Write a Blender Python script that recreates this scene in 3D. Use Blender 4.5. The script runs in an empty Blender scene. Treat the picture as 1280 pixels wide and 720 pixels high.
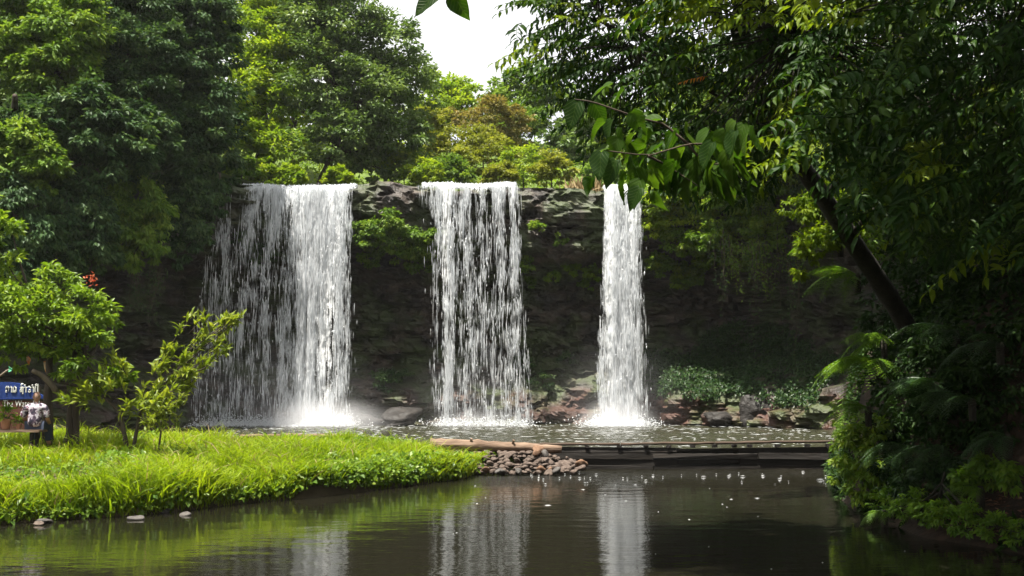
import bpy, bmesh, math, random
import numpy as np
from mathutils import Vector, Matrix, Euler

R_ = np.random.default_rng(7)
random.seed(7)
sc = bpy.context.scene
C = sc.collection
rad = math.radians

# ------------------------------------------------------------------ camera
F = 1372.0                      # focal length in pixels of the 1280 px wide photograph
PITCH = rad(5.0)
CAMZ = 2.5
cam_d = bpy.data.cameras.new('camera')
cam = bpy.data.objects.new('camera', cam_d)
C.objects.link(cam)
cam.location = (0, 0, CAMZ)
cam.rotation_euler = (math.pi / 2 + PITCH, 0, 0)
cam_d.sensor_width = 36.0
cam_d.lens = 36.0 * F / 1280.0
cam_d.clip_start = 0.05
cam_d.clip_end = 4000
sc.camera = cam

# ------------------------------------------------------------------ sky and sun
SUN = Vector((-0.19, -0.20, 0.96)).normalized()     # direction to the sun
w = bpy.data.worlds.new('World')
sc.world = w
w.use_nodes = True
nt = w.node_tree
nt.nodes.clear()
wo = nt.nodes.new('ShaderNodeOutputWorld')
bg = nt.nodes.new('ShaderNodeBackground')
sky = nt.nodes.new('ShaderNodeTexSky')
sky.sky_type = 'NISHITA'
sky.sun_disc = False
sky.sun_elevation = math.asin(SUN.z)
sky.sun_rotation = math.atan2(SUN.x, SUN.y)
sky.dust_density = 2.0
tc = nt.nodes.new('ShaderNodeTexCoord')
nz = nt.nodes.new('ShaderNodeTexNoise')
nz.inputs['Scale'].default_value = 2.2
nz.inputs['Detail'].default_value = 6
rmp = nt.nodes.new('ShaderNodeValToRGB')
rmp.color_ramp.elements[0].position = 0.30
rmp.color_ramp.elements[0].color = (0.72, 0.72, 0.72, 1)
rmp.color_ramp.elements[1].position = 0.55
rmp.color_ramp.elements[1].color = (1, 1, 1, 1)
mx = nt.nodes.new('ShaderNodeMix')
mx.data_type = 'RGBA'
mx.inputs[7].default_value = (8.8, 8.8, 8.7, 1)      # bright thin cloud
nt.links.new(tc.outputs['Generated'], nz.inputs['Vector'])
nt.links.new(nz.outputs['Fac'], rmp.inputs['Fac'])
nt.links.new(rmp.outputs['Color'], mx.inputs[0])
nt.links.new(sky.outputs['Color'], mx.inputs[6])
nt.links.new(mx.outputs[2], bg.inputs['Color'])
bg.inputs['Strength'].default_value = 0.05
nt.links.new(bg.outputs[0], wo.inputs['Surface'])

sun_d = bpy.data.lights.new('sun', 'SUN')
sun_d.energy = 5.0
sun_d.angle = rad(0.6)
sun_d.color = (1.0, 0.95, 0.85)
sun = bpy.data.objects.new('sun', sun_d)
C.objects.link(sun)
sun.rotation_euler = SUN.to_track_quat('Z', 'Y').to_euler()
sun.location = (-20, -5, 60)

sc.view_settings.view_transform = 'Standard'
sc.view_settings.look = 'None'
sc.view_settings.gamma = 1
sc.view_settings.exposure = 1.62
sc.view_settings.use_curve_mapping = False
sc.render.engine = 'CYCLES'
cy = sc.cycles
cy.max_bounces = 7
cy.diffuse_bounces = 3
cy.glossy_bounces = 3
cy.transmission_bounces = 4
cy.volume_bounces = 1
cy.transparent_max_bounces = 20
cy.use_denoising = True
cy.caustics_reflective = False
cy.caustics_refractive = False
cy.sample_clamp_indirect = 6

# ------------------------------------------------------------------ helpers
cP, sP = math.cos(PITCH), math.sin(PITCH)


def P(px, py, Y):
    """point of the place that stands Y metres in front of the viewpoint"""
    x = (px - 640.0) / F
    u = -(py - 360.0) / F
    d = Vector((x, cP - u * sP, sP + u * cP))
    t = Y / d.y
    return Vector((d.x * t, Y, CAMZ + d.z * t))


def norm(a):
    n = np.linalg.norm(a, axis=-1, keepdims=True)
    n[n < 1e-9] = 1
    return a / n


def _hash(i, j, k):
    h = (i * 374761393 + j * 668265263 + k * 2147483647) & 0xffffffff
    h = ((h ^ (h >> 13)) * 1274126177) & 0xffffffff
    return ((h ^ (h >> 16)) & 0xffffff) / float(0xffffff)


def vnoise(p):
    p = np.asarray(p, float)
    i = np.floor(p).astype(np.int64)
    f = p - i
    u = f * f * (3 - 2 * f)
    r = 0
    for a in (0, 1):
        for b in (0, 1):
            for c in (0, 1):
                wt = (u[..., 0] if a else 1 - u[..., 0]) * (u[..., 1] if b else 1 - u[..., 1]) * (u[..., 2] if c else 1 - u[..., 2])
                r = r + wt * _hash(i[..., 0] + a, i[..., 1] + b, i[..., 2] + c)
    return r


def fbm(p, o=4):
    p = np.asarray(p, float)
    r, a, t = 0, 1.0, 0
    for k in range(o):
        r = r + a * vnoise(p * (2.03 ** k) + 17.3 * k)
        t += a
        a *= 0.5
    return r / t


def sstep(a, b, x):
    t = np.clip((np.asarray(x, float) - a) / (b - a), 0, 1)
    return t * t * (3 - 2 * t)


def mesh_from(name, V, faces, rnd=None, smooth=False):
    """V (n,3); faces: list of (m,k) index arrays; rnd: one number per vertex"""
    V = np.ascontiguousarray(V, dtype=np.float32)
    me = bpy.data.meshes.new(name)
    me.vertices.add(len(V))
    me.vertices.foreach_set('co', V.ravel())
    loops = np.concatenate([f.ravel() for f in faces]).astype(np.int32)
    tot = np.concatenate([np.full(len(f), f.shape[1]) for f in faces]).astype(np.int32)
    st = np.concatenate([[0], np.cumsum(tot)[:-1]]).astype(np.int32)
    me.loops.add(len(loops))
    me.loops.foreach_set('vertex_index', loops)
    me.polygons.add(len(tot))
    me.polygons.foreach_set('loop_start', st)
    me.polygons.foreach_set('loop_total', tot)
    me.polygons.foreach_set('use_smooth', np.full(len(tot), smooth, dtype=bool))
    if rnd is not None:
        at = me.attributes.new('rnd', 'FLOAT', 'POINT')
        at.data.foreach_set('value', np.ascontiguousarray(rnd, dtype=np.float32))
    me.update()
    me.validate()
    return me


class Acc:
    def __init__(s):
        s.V, s.Fc, s.R, s.n = [], [], [], 0

    def add(s, V, faces, rnd=0.5):
        V = np.asarray(V, float)
        s.V.append(V)
        for f in faces:
            s.Fc.append(np.asarray(f) + s.n)
        s.R.append(np.broadcast_to(np.asarray(rnd, float), (len(V),)))
        s.n += len(V)

    def mesh(s, name, smooth=False, off=None):
        V = np.concatenate(s.V)
        if off is not None:
            V = V - np.asarray(off)
        me = mesh_from(name, V, s.Fc, np.concatenate(s.R), smooth)
        if getattr(s, 'alpha', None) is not None:
            at = me.attributes.new('thick', 'FLOAT', 'POINT')
            at.data.foreach_set('value', np.ascontiguousarray(s.alpha, dtype=np.float32))
        return me

    def build(s, name, mat, parent=None, off=None, smooth=False):
        return obj(name, s.mesh(name, smooth, off), mat, parent)


def obj(name, me, mat, parent=None, loc=None, rot=None):
    o = bpy.data.objects.new(name, me)
    C.objects.link(o)
    if me is not None and mat is not None and len(me.materials) == 0:
        me.materials.append(mat)
    if parent is not None:
        o.parent = parent
    if loc is not None:
        o.location = loc
    if rot is not None:
        o.rotation_euler = rot
    return o


def tag(o, label=None, cat=None, group=None, kind=None):
    if label: o['label'] = label
    if cat: o['category'] = cat
    if group: o['group'] = group
    if kind: o['kind'] = kind
    return o


def thing(name, label, cat, loc=(0, 0, 0), group=None):
    o = bpy.data.objects.new(name, None)
    o.empty_display_size = 0.3
    C.objects.link(o)
    o.location = loc
    return tag(o, label, cat, group)


def tube(path, radii, sides=8, cap=True):
    path = np.asarray(path, float)
    n = len(path)
    radii = np.broadcast_to(np.asarray(radii, float), (n,))
    T = norm(np.gradient(path, axis=0))
    ref = np.array([0.0, 0.0, 1.0]) if abs(T[0][2]) < 0.8 else np.array([1.0, 0, 0])
    A = norm(np.cross(T, ref))
    B = np.cross(T, A)
    an = np.linspace(0, 2 * np.pi, sides, endpoint=False)
    V = (path[:, None, :] + radii[:, None, None] * (np.cos(an)[None, :, None] * A[:, None, :] + np.sin(an)[None, :, None] * B[:, None, :])).reshape(-1, 3)
    i = np.arange(n - 1)[:, None] * sides
    j = np.arange(sides)[None, :]
    j2 = (j + 1) % sides
    q = np.stack([i + j, i + j2, i + sides + j2, i + sides + j], -1).reshape(-1, 4)
    fc = [q]
    if cap:
        fc += [np.arange(sides)[::-1][None, :], ((n - 1) * sides + np.arange(sides))[None, :]]
    return V, fc


def bez(a, b, n, bend=(0, 0, 0), wob=0.0):
    a, b, bend = np.array(a, float), np.array(b, float), np.array(bend, float)
    t = np.linspace(0, 1, n)[:, None]
    p = a + (b - a) * t + bend * (4 * t * (1 - t))
    if wob:
        p[1:-1] += R_.normal(0, wob, (n - 2, 3))
    return p


# leaf templates: x across, y along, z up
LEAF2 = (np.array([[0, 0, 0], [.5, .42, .10], [0, 1, -.06], [-.5, .42, .10]]), [np.array([[0, 1, 2], [0, 2, 3]])])
LEAF6 = (np.array([[0, 0, 0], [0, .5, .03], [0, 1, -.16], [.40, .22, .09], [.40, .60, .06], [-.40, .22, .09], [-.40, .60, .06]]),
         [np.array([[0, 3, 4, 1], [0, 1, 6, 5]]), np.array([[1, 4, 2], [1, 2, 6]])])


def leaves(pos, d, nrm, ln, wd, tmpl=LEAF2):
    """many leaves at once -> V, faces, leaf index per vertex"""
    T, fs = tmpl
    N, k = len(pos), len(T)
    d = norm(d)
    x = norm(np.cross(d, nrm))
    z = np.cross(x, d)
    ln = np.broadcast_to(ln, (N,))
    wd = np.broadcast_to(wd, (N,))
    V = pos[:, None, :] + T[None, :, 0, None] * wd[:, None, None] * x[:, None, :] + T[None, :, 1, None] * ln[:, None, None] * d[:, None, :] + T[None, :, 2, None] * ln[:, None, None] * z[:, None, :]
    out = []
    for f in fs:
        out.append((f[None, :, :] + (np.arange(N) * k)[:, None, None]).reshape(-1, f.shape[1]))
    return V.reshape(-1, 3), out, np.repeat(np.arange(N), k)


def rdir(n, up=0.0):
    v = R_.normal(0, 1, (n, 3))
    v[:, 2] += up
    return norm(v)


# ------------------------------------------------------------------ materials
MATS = {}


def mat_new(name):
    m = bpy.data.materials.new(name)
    m.use_nodes = True
    m.node_tree.nodes.clear()
    MATS[name] = m
    n = m.node_tree.nodes
    out = n.new('ShaderNodeOutputMaterial')
    return m, m.node_tree, n, m.node_tree.links, out


def ramp(n, stops):
    r = n.new('ShaderNodeValToRGB')
    e = r.color_ramp.elements
    while len(e) < len(stops):
        e.new(0.5)
    for i, (p, c) in enumerate(stops):
        e[i].position = p
        e[i].color = (*c, 1)
    return r


def leaf_mat(name, dark, mid, light, transl=0.35, rough=0.42, tint=(1.25, 1.25, 0.55), spec=.3):
    m, t, n, L, out = mat_new(name)
    at = n.new('ShaderNodeAttribute')
    at.attribute_name = 'rnd'
    r = ramp(n, [(0.08, dark), (0.5, mid), (0.92, light)])
    L.new(at.outputs['Fac'], r.inputs['Fac'])
    p = n.new('ShaderNodeBsdfPrincipled')
    p.inputs['Roughness'].default_value = rough
    p.inputs['Specular IOR Level'].default_value = spec
    L.new(r.outputs['Color'], p.inputs['Base Color'])
    mu = n.new('ShaderNodeMix')
    mu.data_type = 'RGBA'
    mu.blend_type = 'MULTIPLY'
    mu.inputs[0].default_value = 1
    L.new(r.outputs['Color'], mu.inputs[6])
    mu.inputs[7].default_value = (*tint, 1)
    tr = n.new('ShaderNodeBsdfTranslucent')
    L.new(mu.outputs[2], tr.inputs['Color'])
    ms = n.new('ShaderNodeMixShader')
    ms.inputs[0].default_value = transl
    L.new(p.outputs[0], ms.inputs[1])
    L.new(tr.outputs[0], ms.inputs[2])
    L.new(ms.outputs[0], out.inputs['Surface'])
    return m


def noise_mat(name, stops, scale=3.0, rough=0.85, bump=0.4, detail=8, stretch=(1, 1, 1), bscale=None, spec=0.3, bdist=0.05, rot=(0, 0, 0)):
    m, t, n, L, out = mat_new(name)
    tc = n.new('ShaderNodeTexCoord')
    mp = n.new('ShaderNodeMapping')
    mp.inputs['Scale'].default_value = stretch
    mp.inputs['Rotation'].default_value = rot
    L.new(tc.outputs['Object'], mp.inputs['Vector'])
    nz = n.new('ShaderNodeTexNoise')
    nz.inputs['Scale'].default_value = scale
    nz.inputs['Detail'].default_value = detail
    nz.inputs['Roughness'].default_value = 0.62
    L.new(mp.outputs[0], nz.inputs['Vector'])
    r = ramp(n, stops)
    L.new(nz.outputs['Fac'], r.inputs['Fac'])
    p = n.new('ShaderNodeBsdfPrincipled')
    p.inputs['Roughness'].default_value = rough
    p.inputs['Specular IOR Level'].default_value = spec
    L.new(r.outputs['Color'], p.inputs['Base Color'])
    if bump:
        nb = n.new('ShaderNodeTexNoise')
        nb.inputs['Scale'].default_value = bscale or scale * 3
        nb.inputs['Detail'].default_value = 8
        L.new(mp.outputs[0], nb.inputs['Vector'])
        b = n.new('ShaderNodeBump')
        b.inputs['Strength'].default_value = bump
        b.inputs['Distance'].default_value = bdist
        L.new(nb.outputs['Fac'], b.inputs['Height'])
        L.new(b.outputs[0], p.inputs['Normal'])
    L.new(p.outputs[0], out.inputs['Surface'])
    return m


M_forest = leaf_mat('leaf_forest', (.016, .040, .015), (.042, .086, .029), (.095, .150, .052), .32, .5, spec=.15)
M_forest2 = leaf_mat('leaf_forest_mid', (.046, .098, .014), (.108, .190, .024), (.200, .275, .045), .40, .5, spec=.18)
M_blue = leaf_mat('leaf_bluish', (.040, .078, .020), (.095, .155, .042), (.180, .245, .080), .36)
M_lime = leaf_mat('leaf_lime', (.085, .155, .012), (.185, .275, .018), (.320, .380, .034), .5, spec=.2)
M_olive = leaf_mat('leaf_olive', (.100, .125, .016), (.190, .215, .026), (.290, .290, .060), .45, spec=.2)
M_rusty = leaf_mat('leaf_rusty', (.105, .110, .026), (.180, .165, .038), (.260, .205, .070), .40, tint=(1.2, 1.1, .6))
M_bank = leaf_mat('leaf_bank_tree', (.060, .115, .010), (.130, .215, .016), (.240, .315, .034), .48)
M_sap = leaf_mat('leaf_sapling', (.085, .130, .014), (.165, .215, .022), (.260, .290, .045), .48)
M_shade = leaf_mat('leaf_shade', (.006, .018, .004), (.014, .036, .006), (.030, .062, .010), .25, .6, spec=.12)  # leaf colour darkened in place of deep shade on the right bank
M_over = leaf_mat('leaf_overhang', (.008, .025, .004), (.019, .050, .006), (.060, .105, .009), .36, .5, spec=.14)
M_sunlit = leaf_mat('leaf_sunlit', (.060, .110, .006), (.110, .170, .008), (.170, .220, .012), .5, .45, spec=.15)  # brighter leaf copy, sunlight put into the colour
M_heart = leaf_mat('leaf_heart', (.010, .032, .003), (.026, .068, .005), (.060, .115, .008), .55, .5, spec=.15)


def add_veins(m):
    """paler midrib and side veins, raised a little, and a few brown blemishes"""
    n, L = m.node_tree.nodes, m.node_tree.links
    rp = next(x for x in n if x.type == 'VALTORGB')
    pb = next(x for x in n if x.type == 'BSDF_PRINCIPLED')
    users = [l.to_socket for l in rp.outputs['Color'].links]
    tc = n.new('ShaderNodeTexCoord')
    sx = n.new('ShaderNodeSeparateXYZ')
    L.new(tc.outputs['Object'], sx.inputs[0])

    def mt(op, a, b=None):
        k = n.new('ShaderNodeMath')
        k.operation = op
        for i, v in enumerate((a, b)):
            if v is None:
                continue
            if isinstance(v, (int, float)):
                k.inputs[i].default_value = v
            else:
                L.new(v, k.inputs[i])
        return k.outputs[0]
    ax = mt('ABSOLUTE', sx.outputs['X'])
    ph = mt('SUBTRACT', mt('MULTIPLY', sx.outputs['Y'], 44.0), mt('MULTIPLY', ax, 46.0))
    side = mt('POWER', mt('MULTIPLY', mt('ADD', mt('SINE', ph), 1.0), .5), 10.0)
    mid = mt('LESS_THAN', ax, .012)
    v = mt('MAXIMUM', side, mid)
    mix = n.new('ShaderNodeMix')
    mix.data_type = 'RGBA'
    L.new(mt('MULTIPLY', v, .55), mix.inputs[0])
    L.new(rp.outputs['Color'], mix.inputs[6])
    mix.inputs[7].default_value = (.06, .10, .018, 1)
    nz = n.new('ShaderNodeTexNoise')
    nz.inputs['Scale'].default_value = 5.0
    nz.inputs['Detail'].default_value = 4
    L.new(tc.outputs['Object'], nz.inputs['Vector'])
    r2 = ramp(n, [(.64, (0, 0, 0)), (.70, (.8, .8, .8))])
    L.new(nz.outputs['Fac'], r2.inputs['Fac'])
    mix2 = n.new('ShaderNodeMix')
    mix2.data_type = 'RGBA'
    L.new(r2.outputs['Color'], mix2.inputs[0])
    L.new(mix.outputs[2], mix2.inputs[6])
    mix2.inputs[7].default_value = (.07, .06, .015, 1)
    for u in users:
        L.new(mix2.outputs[2], u)
    b = n.new('ShaderNodeBump')
    b.inputs['Strength'].default_value = .35
    b.inputs['Distance'].default_value = .01
    L.new(v, b.inputs['Height'])
    L.new(b.outputs[0], pb.inputs['Normal'])


add_veins(M_heart)
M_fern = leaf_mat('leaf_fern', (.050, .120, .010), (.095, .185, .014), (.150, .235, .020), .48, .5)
M_fern_dark = leaf_mat('leaf_fern_dark', (.012, .035, .010), (.024, .058, .014), (.045, .085, .020), .28)  # darker fern copy, shade of the bank put into the colour
M_grass = leaf_mat('grass_blades', (.085, .155, .008), (.205, .290, .010), (.340, .390, .026), .5, .5)
M_weed = leaf_mat('leaf_weed', (.060, .130, .012), (.125, .215, .016), (.220, .290, .030), .45)
M_dry = leaf_mat('grass_dry', (.22, .16, .08), (.32, .24, .12), (.42, .33, .18), .30, .7, (1.1, 1.0, .8))
M_bark = noise_mat('bark', [(.25, (.020, .015, .011)), (.55, (.055, .042, .032)), (.8, (.10, .085, .065))], 5, .9, .7, stretch=(1, 1, .25))
M_bark_pale = noise_mat('bark_pale', [(.25, (.07, .055, .042)), (.55, (.15, .12, .09)), (.8, (.24, .20, .16))], 5, .9, .6, stretch=(1, 1, .25))
M_bark_moss = noise_mat('bark_mossy', [(.3, (.012, .011, .008)), (.6, (.030, .026, .018)), (.8, (.035, .045, .016))], 4, .95, .8)
M_twig = noise_mat('twig', [(.3, (.030, .022, .014)), (.7, (.07, .052, .034))], 9, .85, .2)
M_log = noise_mat('log_wood', [(.25, (.04, .025, .017)), (.5, (.14, .092, .062)), (.8, (.27, .195, .14))], 3.0, .85, .6, stretch=(.35, 2, 2))
M_board = noise_mat('wet_board', [(.25, (.004, .003, .0025)), (.55, (.011, .0085, .0065)), (.8, (.028, .021, .015))], 2.0, .8, .5, stretch=(.3, 2, 2))
M_rail = noise_mat('rail_wood', [(.25, (.025, .016, .011)), (.55, (.060, .040, .027)), (.8, (.12, .085, .060))], 3.0, .8, .4, stretch=(.3, 2, 2))
M_rock = noise_mat('river_stone', [(.25, (.036, .025, .020)), (.5, (.085, .062, .050)), (.8, (.17, .135, .11))], 2.4, .85, .5)
M_rock_b = noise_mat('orange_stone', [(.25, (.08, .042, .025)), (.5, (.14, .080, .048)), (.8, (.22, .14, .09))], 2.4, .85, .5)
M_rock_g = noise_mat('grey_stone', [(.25, (.03, .027, .025)), (.5, (.070, .062, .057)), (.8, (.13, .12, .11))], 3.0, .75, .5)
M_boulder = noise_mat('wet_boulder', [(.3, (.010, .009, .008)), (.55, (.024, .021, .019)), (.8, (.055, .046, .040))], 1.6, .6, .8, bdist=.15)
M_soil = noise_mat('bank_soil', [(.3, (.030, .022, .012)), (.55, (.060, .045, .022)), (.8, (.09, .08, .03))], 2.0, .95, .7)
M_bed = noise_mat('ground_soil', [(.3, (.03, .025, .015)), (.7, (.06, .055, .03))], .6, .95, .4)
M_hill = noise_mat('hill_grass', [(.3, (.05, .08, .015)), (.55, (.085, .125, .02)), (.8, (.13, .165, .03))], .5, .95, .5)


M_mud = noise_mat('wet_mud', [(.3, (.006, .005, .004)), (.6, (.013, .010, .008)), (.85, (.030, .023, .016))], 2.5, .6, .8)


def litter_mat():
    m = noise_mat('litter_soil', [(.25, (.010, .007, .004)), (.5, (.022, .014, .008)), (.68, (.045, .026, .016)), (.85, (.025, .030, .010))], 3.2, .95, .8)
    return m


M_litter = litter_mat()


def cliff_mat():
    m, t, n, L, out = mat_new('cliff_rock')
    tc = n.new('ShaderNodeTexCoord')
    mp = n.new('ShaderNodeMapping')
    mp.inputs['Scale'].default_value = (1, 1, 1.7)
    L.new(tc.outputs['Object'], mp.inputs['Vector'])
    nz = n.new('ShaderNodeTexNoise')
    nz.inputs['Scale'].default_value = .9
    nz.inputs['Detail'].default_value = 9
    nz.inputs['Roughness'].default_value = .65
    L.new(mp.outputs[0], nz.inputs['Vector'])
    r = ramp(n, [(.32, (.005, .004, .0035)), (.46, (.018, .013, .010)), (.58, (.050, .037, .028)), (.76, (.14, .105, .08))])
    L.new(nz.outputs['Fac'], r.inputs['Fac'])
    # rust-red earth along the foot of the right-hand face
    sx = n.new('ShaderNodeSeparateXYZ')
    L.new(tc.outputs['Object'], sx.inputs[0])
    n2 = n.new('ShaderNodeTexNoise')
    n2.inputs['Scale'].default_value = .8
    L.new(tc.outputs['Object'], n2.inputs['Vector'])
    ma = n.new('ShaderNodeMath')
    ma.operation = 'MULTIPLY_ADD'
    L.new(n2.outputs['Fac'], ma.inputs[0])
    ma.inputs[1].default_value = 2.2
    L.new(sx.outputs['Z'], ma.inputs[2])
    mr = n.new('ShaderNodeMapRange')
    mr.inputs['From Min'].default_value = 3.4
    mr.inputs['From Max'].default_value = 2.8
    L.new(ma.outputs[0], mr.inputs['Value'])
    mr2 = n.new('ShaderNodeMapRange')
    mr2.inputs['From Min'].default_value = -9.0
    mr2.inputs['From Max'].default_value = 6.5
    mr2.inputs['To Min'].default_value = .15
    L.new(sx.outputs['X'], mr2.inputs['Value'])
    mm = n.new('ShaderNodeMath')
    mm.operation = 'MULTIPLY'
    L.new(mr.outputs[0], mm.inputs[0])
    L.new(mr2.outputs[0], mm.inputs[1])
    mix = n.new('ShaderNodeMix')
    mix.data_type = 'RGBA'
    L.new(mm.outputs[0], mix.inputs[0])
    L.new(r.outputs['Color'], mix.inputs[6])
    mix.inputs[7].default_value = (.060, .026, .017, 1)
    # moss
    n3 = n.new('ShaderNodeTexNoise')
    n3.inputs['Scale'].default_value = .55
    n3.inputs['Detail'].default_value = 7
    L.new(tc.outputs['Object'], n3.inputs['Vector'])
    r3 = ramp(n, [(.44, (0, 0, 0)), (.60, (.9, .9, .9))])
    L.new(n3.outputs['Fac'], r3.inputs['Fac'])
    mix2 = n.new('ShaderNodeMix')
    mix2.data_type = 'RGBA'
    L.new(r3.outputs['Color'], mix2.inputs[0])
    L.new(mix.outputs[2], mix2.inputs[6])
    mix2.inputs[7].default_value = (.038, .056, .014, 1)
    p = n.new('ShaderNodeBsdfPrincipled')
    p.inputs['Roughness'].default_value = .5
    p.inputs['Specular IOR Level'].default_value = .5
    L.new(mix2.outputs[2], p.inputs['Base Color'])
    b = n.new('ShaderNodeBump')
    b.inputs['Strength'].default_value = .8
    b.inputs['Distance'].default_value = .25
    nb = n.new('ShaderNodeTexNoise')
    nb.inputs['Scale'].default_value = 2.2
    nb.inputs['Detail'].default_value = 12
    nb.inputs['Roughness'].default_value = .62
    L.new(mp.outputs[0], nb.inputs['Vector'])
    L.new(nb.outputs['Fac'], b.inputs['Height'])
    L.new(b.outputs[0], p.inputs['Normal'])
    L.new(p.outputs[0], out.inputs['Surface'])
    return m


M_cliff = cliff_mat()


def water_mat(name, base, waves, rough=.04):
    """waves: list of (scale vec, noise scale, distance, (y0, y1) fade range or None)"""
    m, t, n, L, out = mat_new(name)
    tc = n.new('ShaderNodeTexCoord')
    sx = n.new('ShaderNodeSeparateXYZ')
    L.new(tc.outputs['Object'], sx.inputs[0])
    prev = None
    for sv, ns, dist, fade in waves:
        mp = n.new('ShaderNodeMapping')
        mp.inputs['Scale'].default_value = sv
        L.new(tc.outputs['Object'], mp.inputs['Vector'])
        nz = n.new('ShaderNodeTexNoise')
        nz.inputs['Scale'].default_value = ns
        nz.inputs['Detail'].default_value = 3
        L.new(mp.outputs[0], nz.inputs['Vector'])
        h = nz.outputs['Fac']
        if fade:
            mr = n.new('ShaderNodeMapRange')
            mr.inputs['From Min'].default_value = fade[0]
            mr.inputs['From Max'].default_value = fade[1]
            mr.inputs['To Min'].default_value = fade[2]
            L.new(sx.outputs['Y'], mr.inputs['Value'])
            mm = n.new('ShaderNodeMath')
            mm.operation = 'MULTIPLY'
            L.new(h, mm.inputs[0])
            L.new(mr.outputs[0], mm.inputs[1])
            h = mm.outputs[0]
        b = n.new('ShaderNodeBump')
        b.inputs['Strength'].default_value = 1.0
        b.inputs['Distance'].default_value = dist
        L.new(h, b.inputs['Height'])
        if prev:
            L.new(prev, b.inputs['Normal'])
        prev = b.outputs[0]
    p = n.new('ShaderNodeBsdfPrincipled')
    p.inputs['Base Color'].default_value = (*base, 1)
    p.inputs['Roughness'].default_value = rough
    p.inputs['IOR'].default_value = 1.33
    p.inputs['Specular IOR Level'].default_value = .5
    L.new(prev, p.inputs['Normal'])
    L.new(p.outputs[0], out.inputs['Surface'])
    return m


M_lower = water_mat('pool_water', (.009, .0085, .005), [((.8, 1.6, 1), 1.0, .012, None), ((1, 2.4, 1), 2.6, .004, None), ((1, 1.8, 1), 3.2, .13, (26.5, 31.5, 0.0))], .03)
M_upper = water_mat('upper_pool_water', (.030, .030, .018), [((1, 1.5, 1), 1.0, .30, None), ((1, 1.5, 1), 3.4, .16, None)], .05)


def white_water():
    m, t, n, L, out = mat_new('white_water')
    at = n.new('ShaderNodeAttribute')
    at.attribute_name = 'rnd'
    r = ramp(n, [(0, (.66, .69, .72)), (1, (.92, .93, .94))])
    L.new(at.outputs['Fac'], r.inputs['Fac'])
    p = n.new('ShaderNodeBsdfPrincipled')
    p.inputs['Roughness'].default_value = .25
    L.new(r.outputs['Color'], p.inputs['Base Color'])
    tr = n.new('ShaderNodeBsdfTranslucent')
    L.new(r.outputs['Color'], tr.inputs['Color'])
    ms = n.new('ShaderNodeMixShader')
    ms.inputs[0].default_value = .4
    L.new(p.outputs[0], ms.inputs[1])
    L.new(tr.outputs[0], ms.inputs[2])
    L.new(ms.outputs[0], out.inputs['Surface'])
    return m


M_white = white_water()


def veil_water():
    """falling water that lets the rock show through where it is thin"""
    m, t, n, L, out = mat_new('veil_water')
    at = n.new('ShaderNodeAttribute')
    at.attribute_name = 'rnd'
    r = ramp(n, [(0, (.66, .69, .72)), (1, (.93, .94, .95))])
    L.new(at.outputs['Fac'], r.inputs['Fac'])
    p = n.new('ShaderNodeBsdfPrincipled')
    p.inputs['Roughness'].default_value = .35
    L.new(r.outputs['Color'], p.inputs['Base Color'])
    tr = n.new('ShaderNodeBsdfTranslucent')
    L.new(r.outputs['Color'], tr.inputs['Color'])
    ms = n.new('ShaderNodeMixShader')
    ms.inputs[0].default_value = .4
    L.new(p.outputs[0], ms.inputs[1])
    L.new(tr.outputs[0], ms.inputs[2])
    tc = n.new('ShaderNodeTexCoord')
    mp = n.new('ShaderNodeMapping')
    mp.inputs['Scale'].default_value = (17, 4, 1.1)
    L.new(tc.outputs['Object'], mp.inputs['Vector'])
    nz = n.new('ShaderNodeTexNoise')
    nz.inputs['Scale'].default_value = 1.0
    nz.inputs['Detail'].default_value = 5
    nz.inputs['Roughness'].default_value = .6
    L.new(mp.outputs[0], nz.inputs['Vector'])
    mr = n.new('ShaderNodeMapRange')
    mr.inputs['From Min'].default_value = .34
    mr.inputs['From Max'].default_value = .62
    mr.inputs['To Min'].default_value = .95
    mr.inputs['To Max'].default_value = -.25
    L.new(nz.outputs['Fac'], mr.inputs['Value'])
    at2 = n.new('ShaderNodeAttribute')
    at2.attribute_name = 'thick'
    # thickness above 1 is solid, below it the threads show
    ma = n.new('ShaderNodeMath')
    ma.operation = 'MULTIPLY_ADD'
    ma.use_clamp = True
    L.new(at2.outputs['Fac'], ma.inputs[0])
    ma.inputs[1].default_value = 1.35
    sb = n.new('ShaderNodeMath')
    sb.operation = 'SUBTRACT'
    L.new(mr.outputs[0], sb.inputs[0])
    sb.inputs[1].default_value = .95
    L.new(sb.outputs[0], ma.inputs[2])
    tp = n.new('ShaderNodeBsdfTransparent')
    mx = n.new('ShaderNodeMixShader')
    L.new(ma.outputs[0], mx.inputs[0])
    L.new(tp.outputs[0], mx.inputs[1])
    L.new(ms.outputs[0], mx.inputs[2])
    L.new(mx.outputs[0], out.inputs['Surface'])
    return m


M_veil = veil_water()

# ------------------------------------------------------------------ ground, hill, cliff
ZU = 0.55          # upper pool level
ZT = 12.3          # brink of the falls


def grid_faces(nu, nv):
    i = np.arange(nu - 1)[:, None] * nv
    j = np.arange(nv - 1)[None, :]
    return np.stack([i + j, i + nv + j, i + nv + j + 1, i + j + 1], -1).reshape(-1, 4)


g = 2000.0
tag(obj('ground', mesh_from('ground', np.array([[-g, -g, -1.3], [g, -g, -1.3], [g, g, -1.3], [-g, g, -1.3]]), [np.array([[0, 1, 2, 3]])]), M_bed), kind='structure')

# plan of the cliff: it closes round the head of the pool
plan = np.array([[-60, 22], [-40, 33], [-27, 41], [-19.5, 47.5], [-15.5, 52.5], [-12.5, 54.8], [-5, 55.2], [2, 55.4], [7.5, 55.6], [11.5, 54.6], [15, 50.5], [19, 45], [28, 40], [60, 34]], float)


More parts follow.
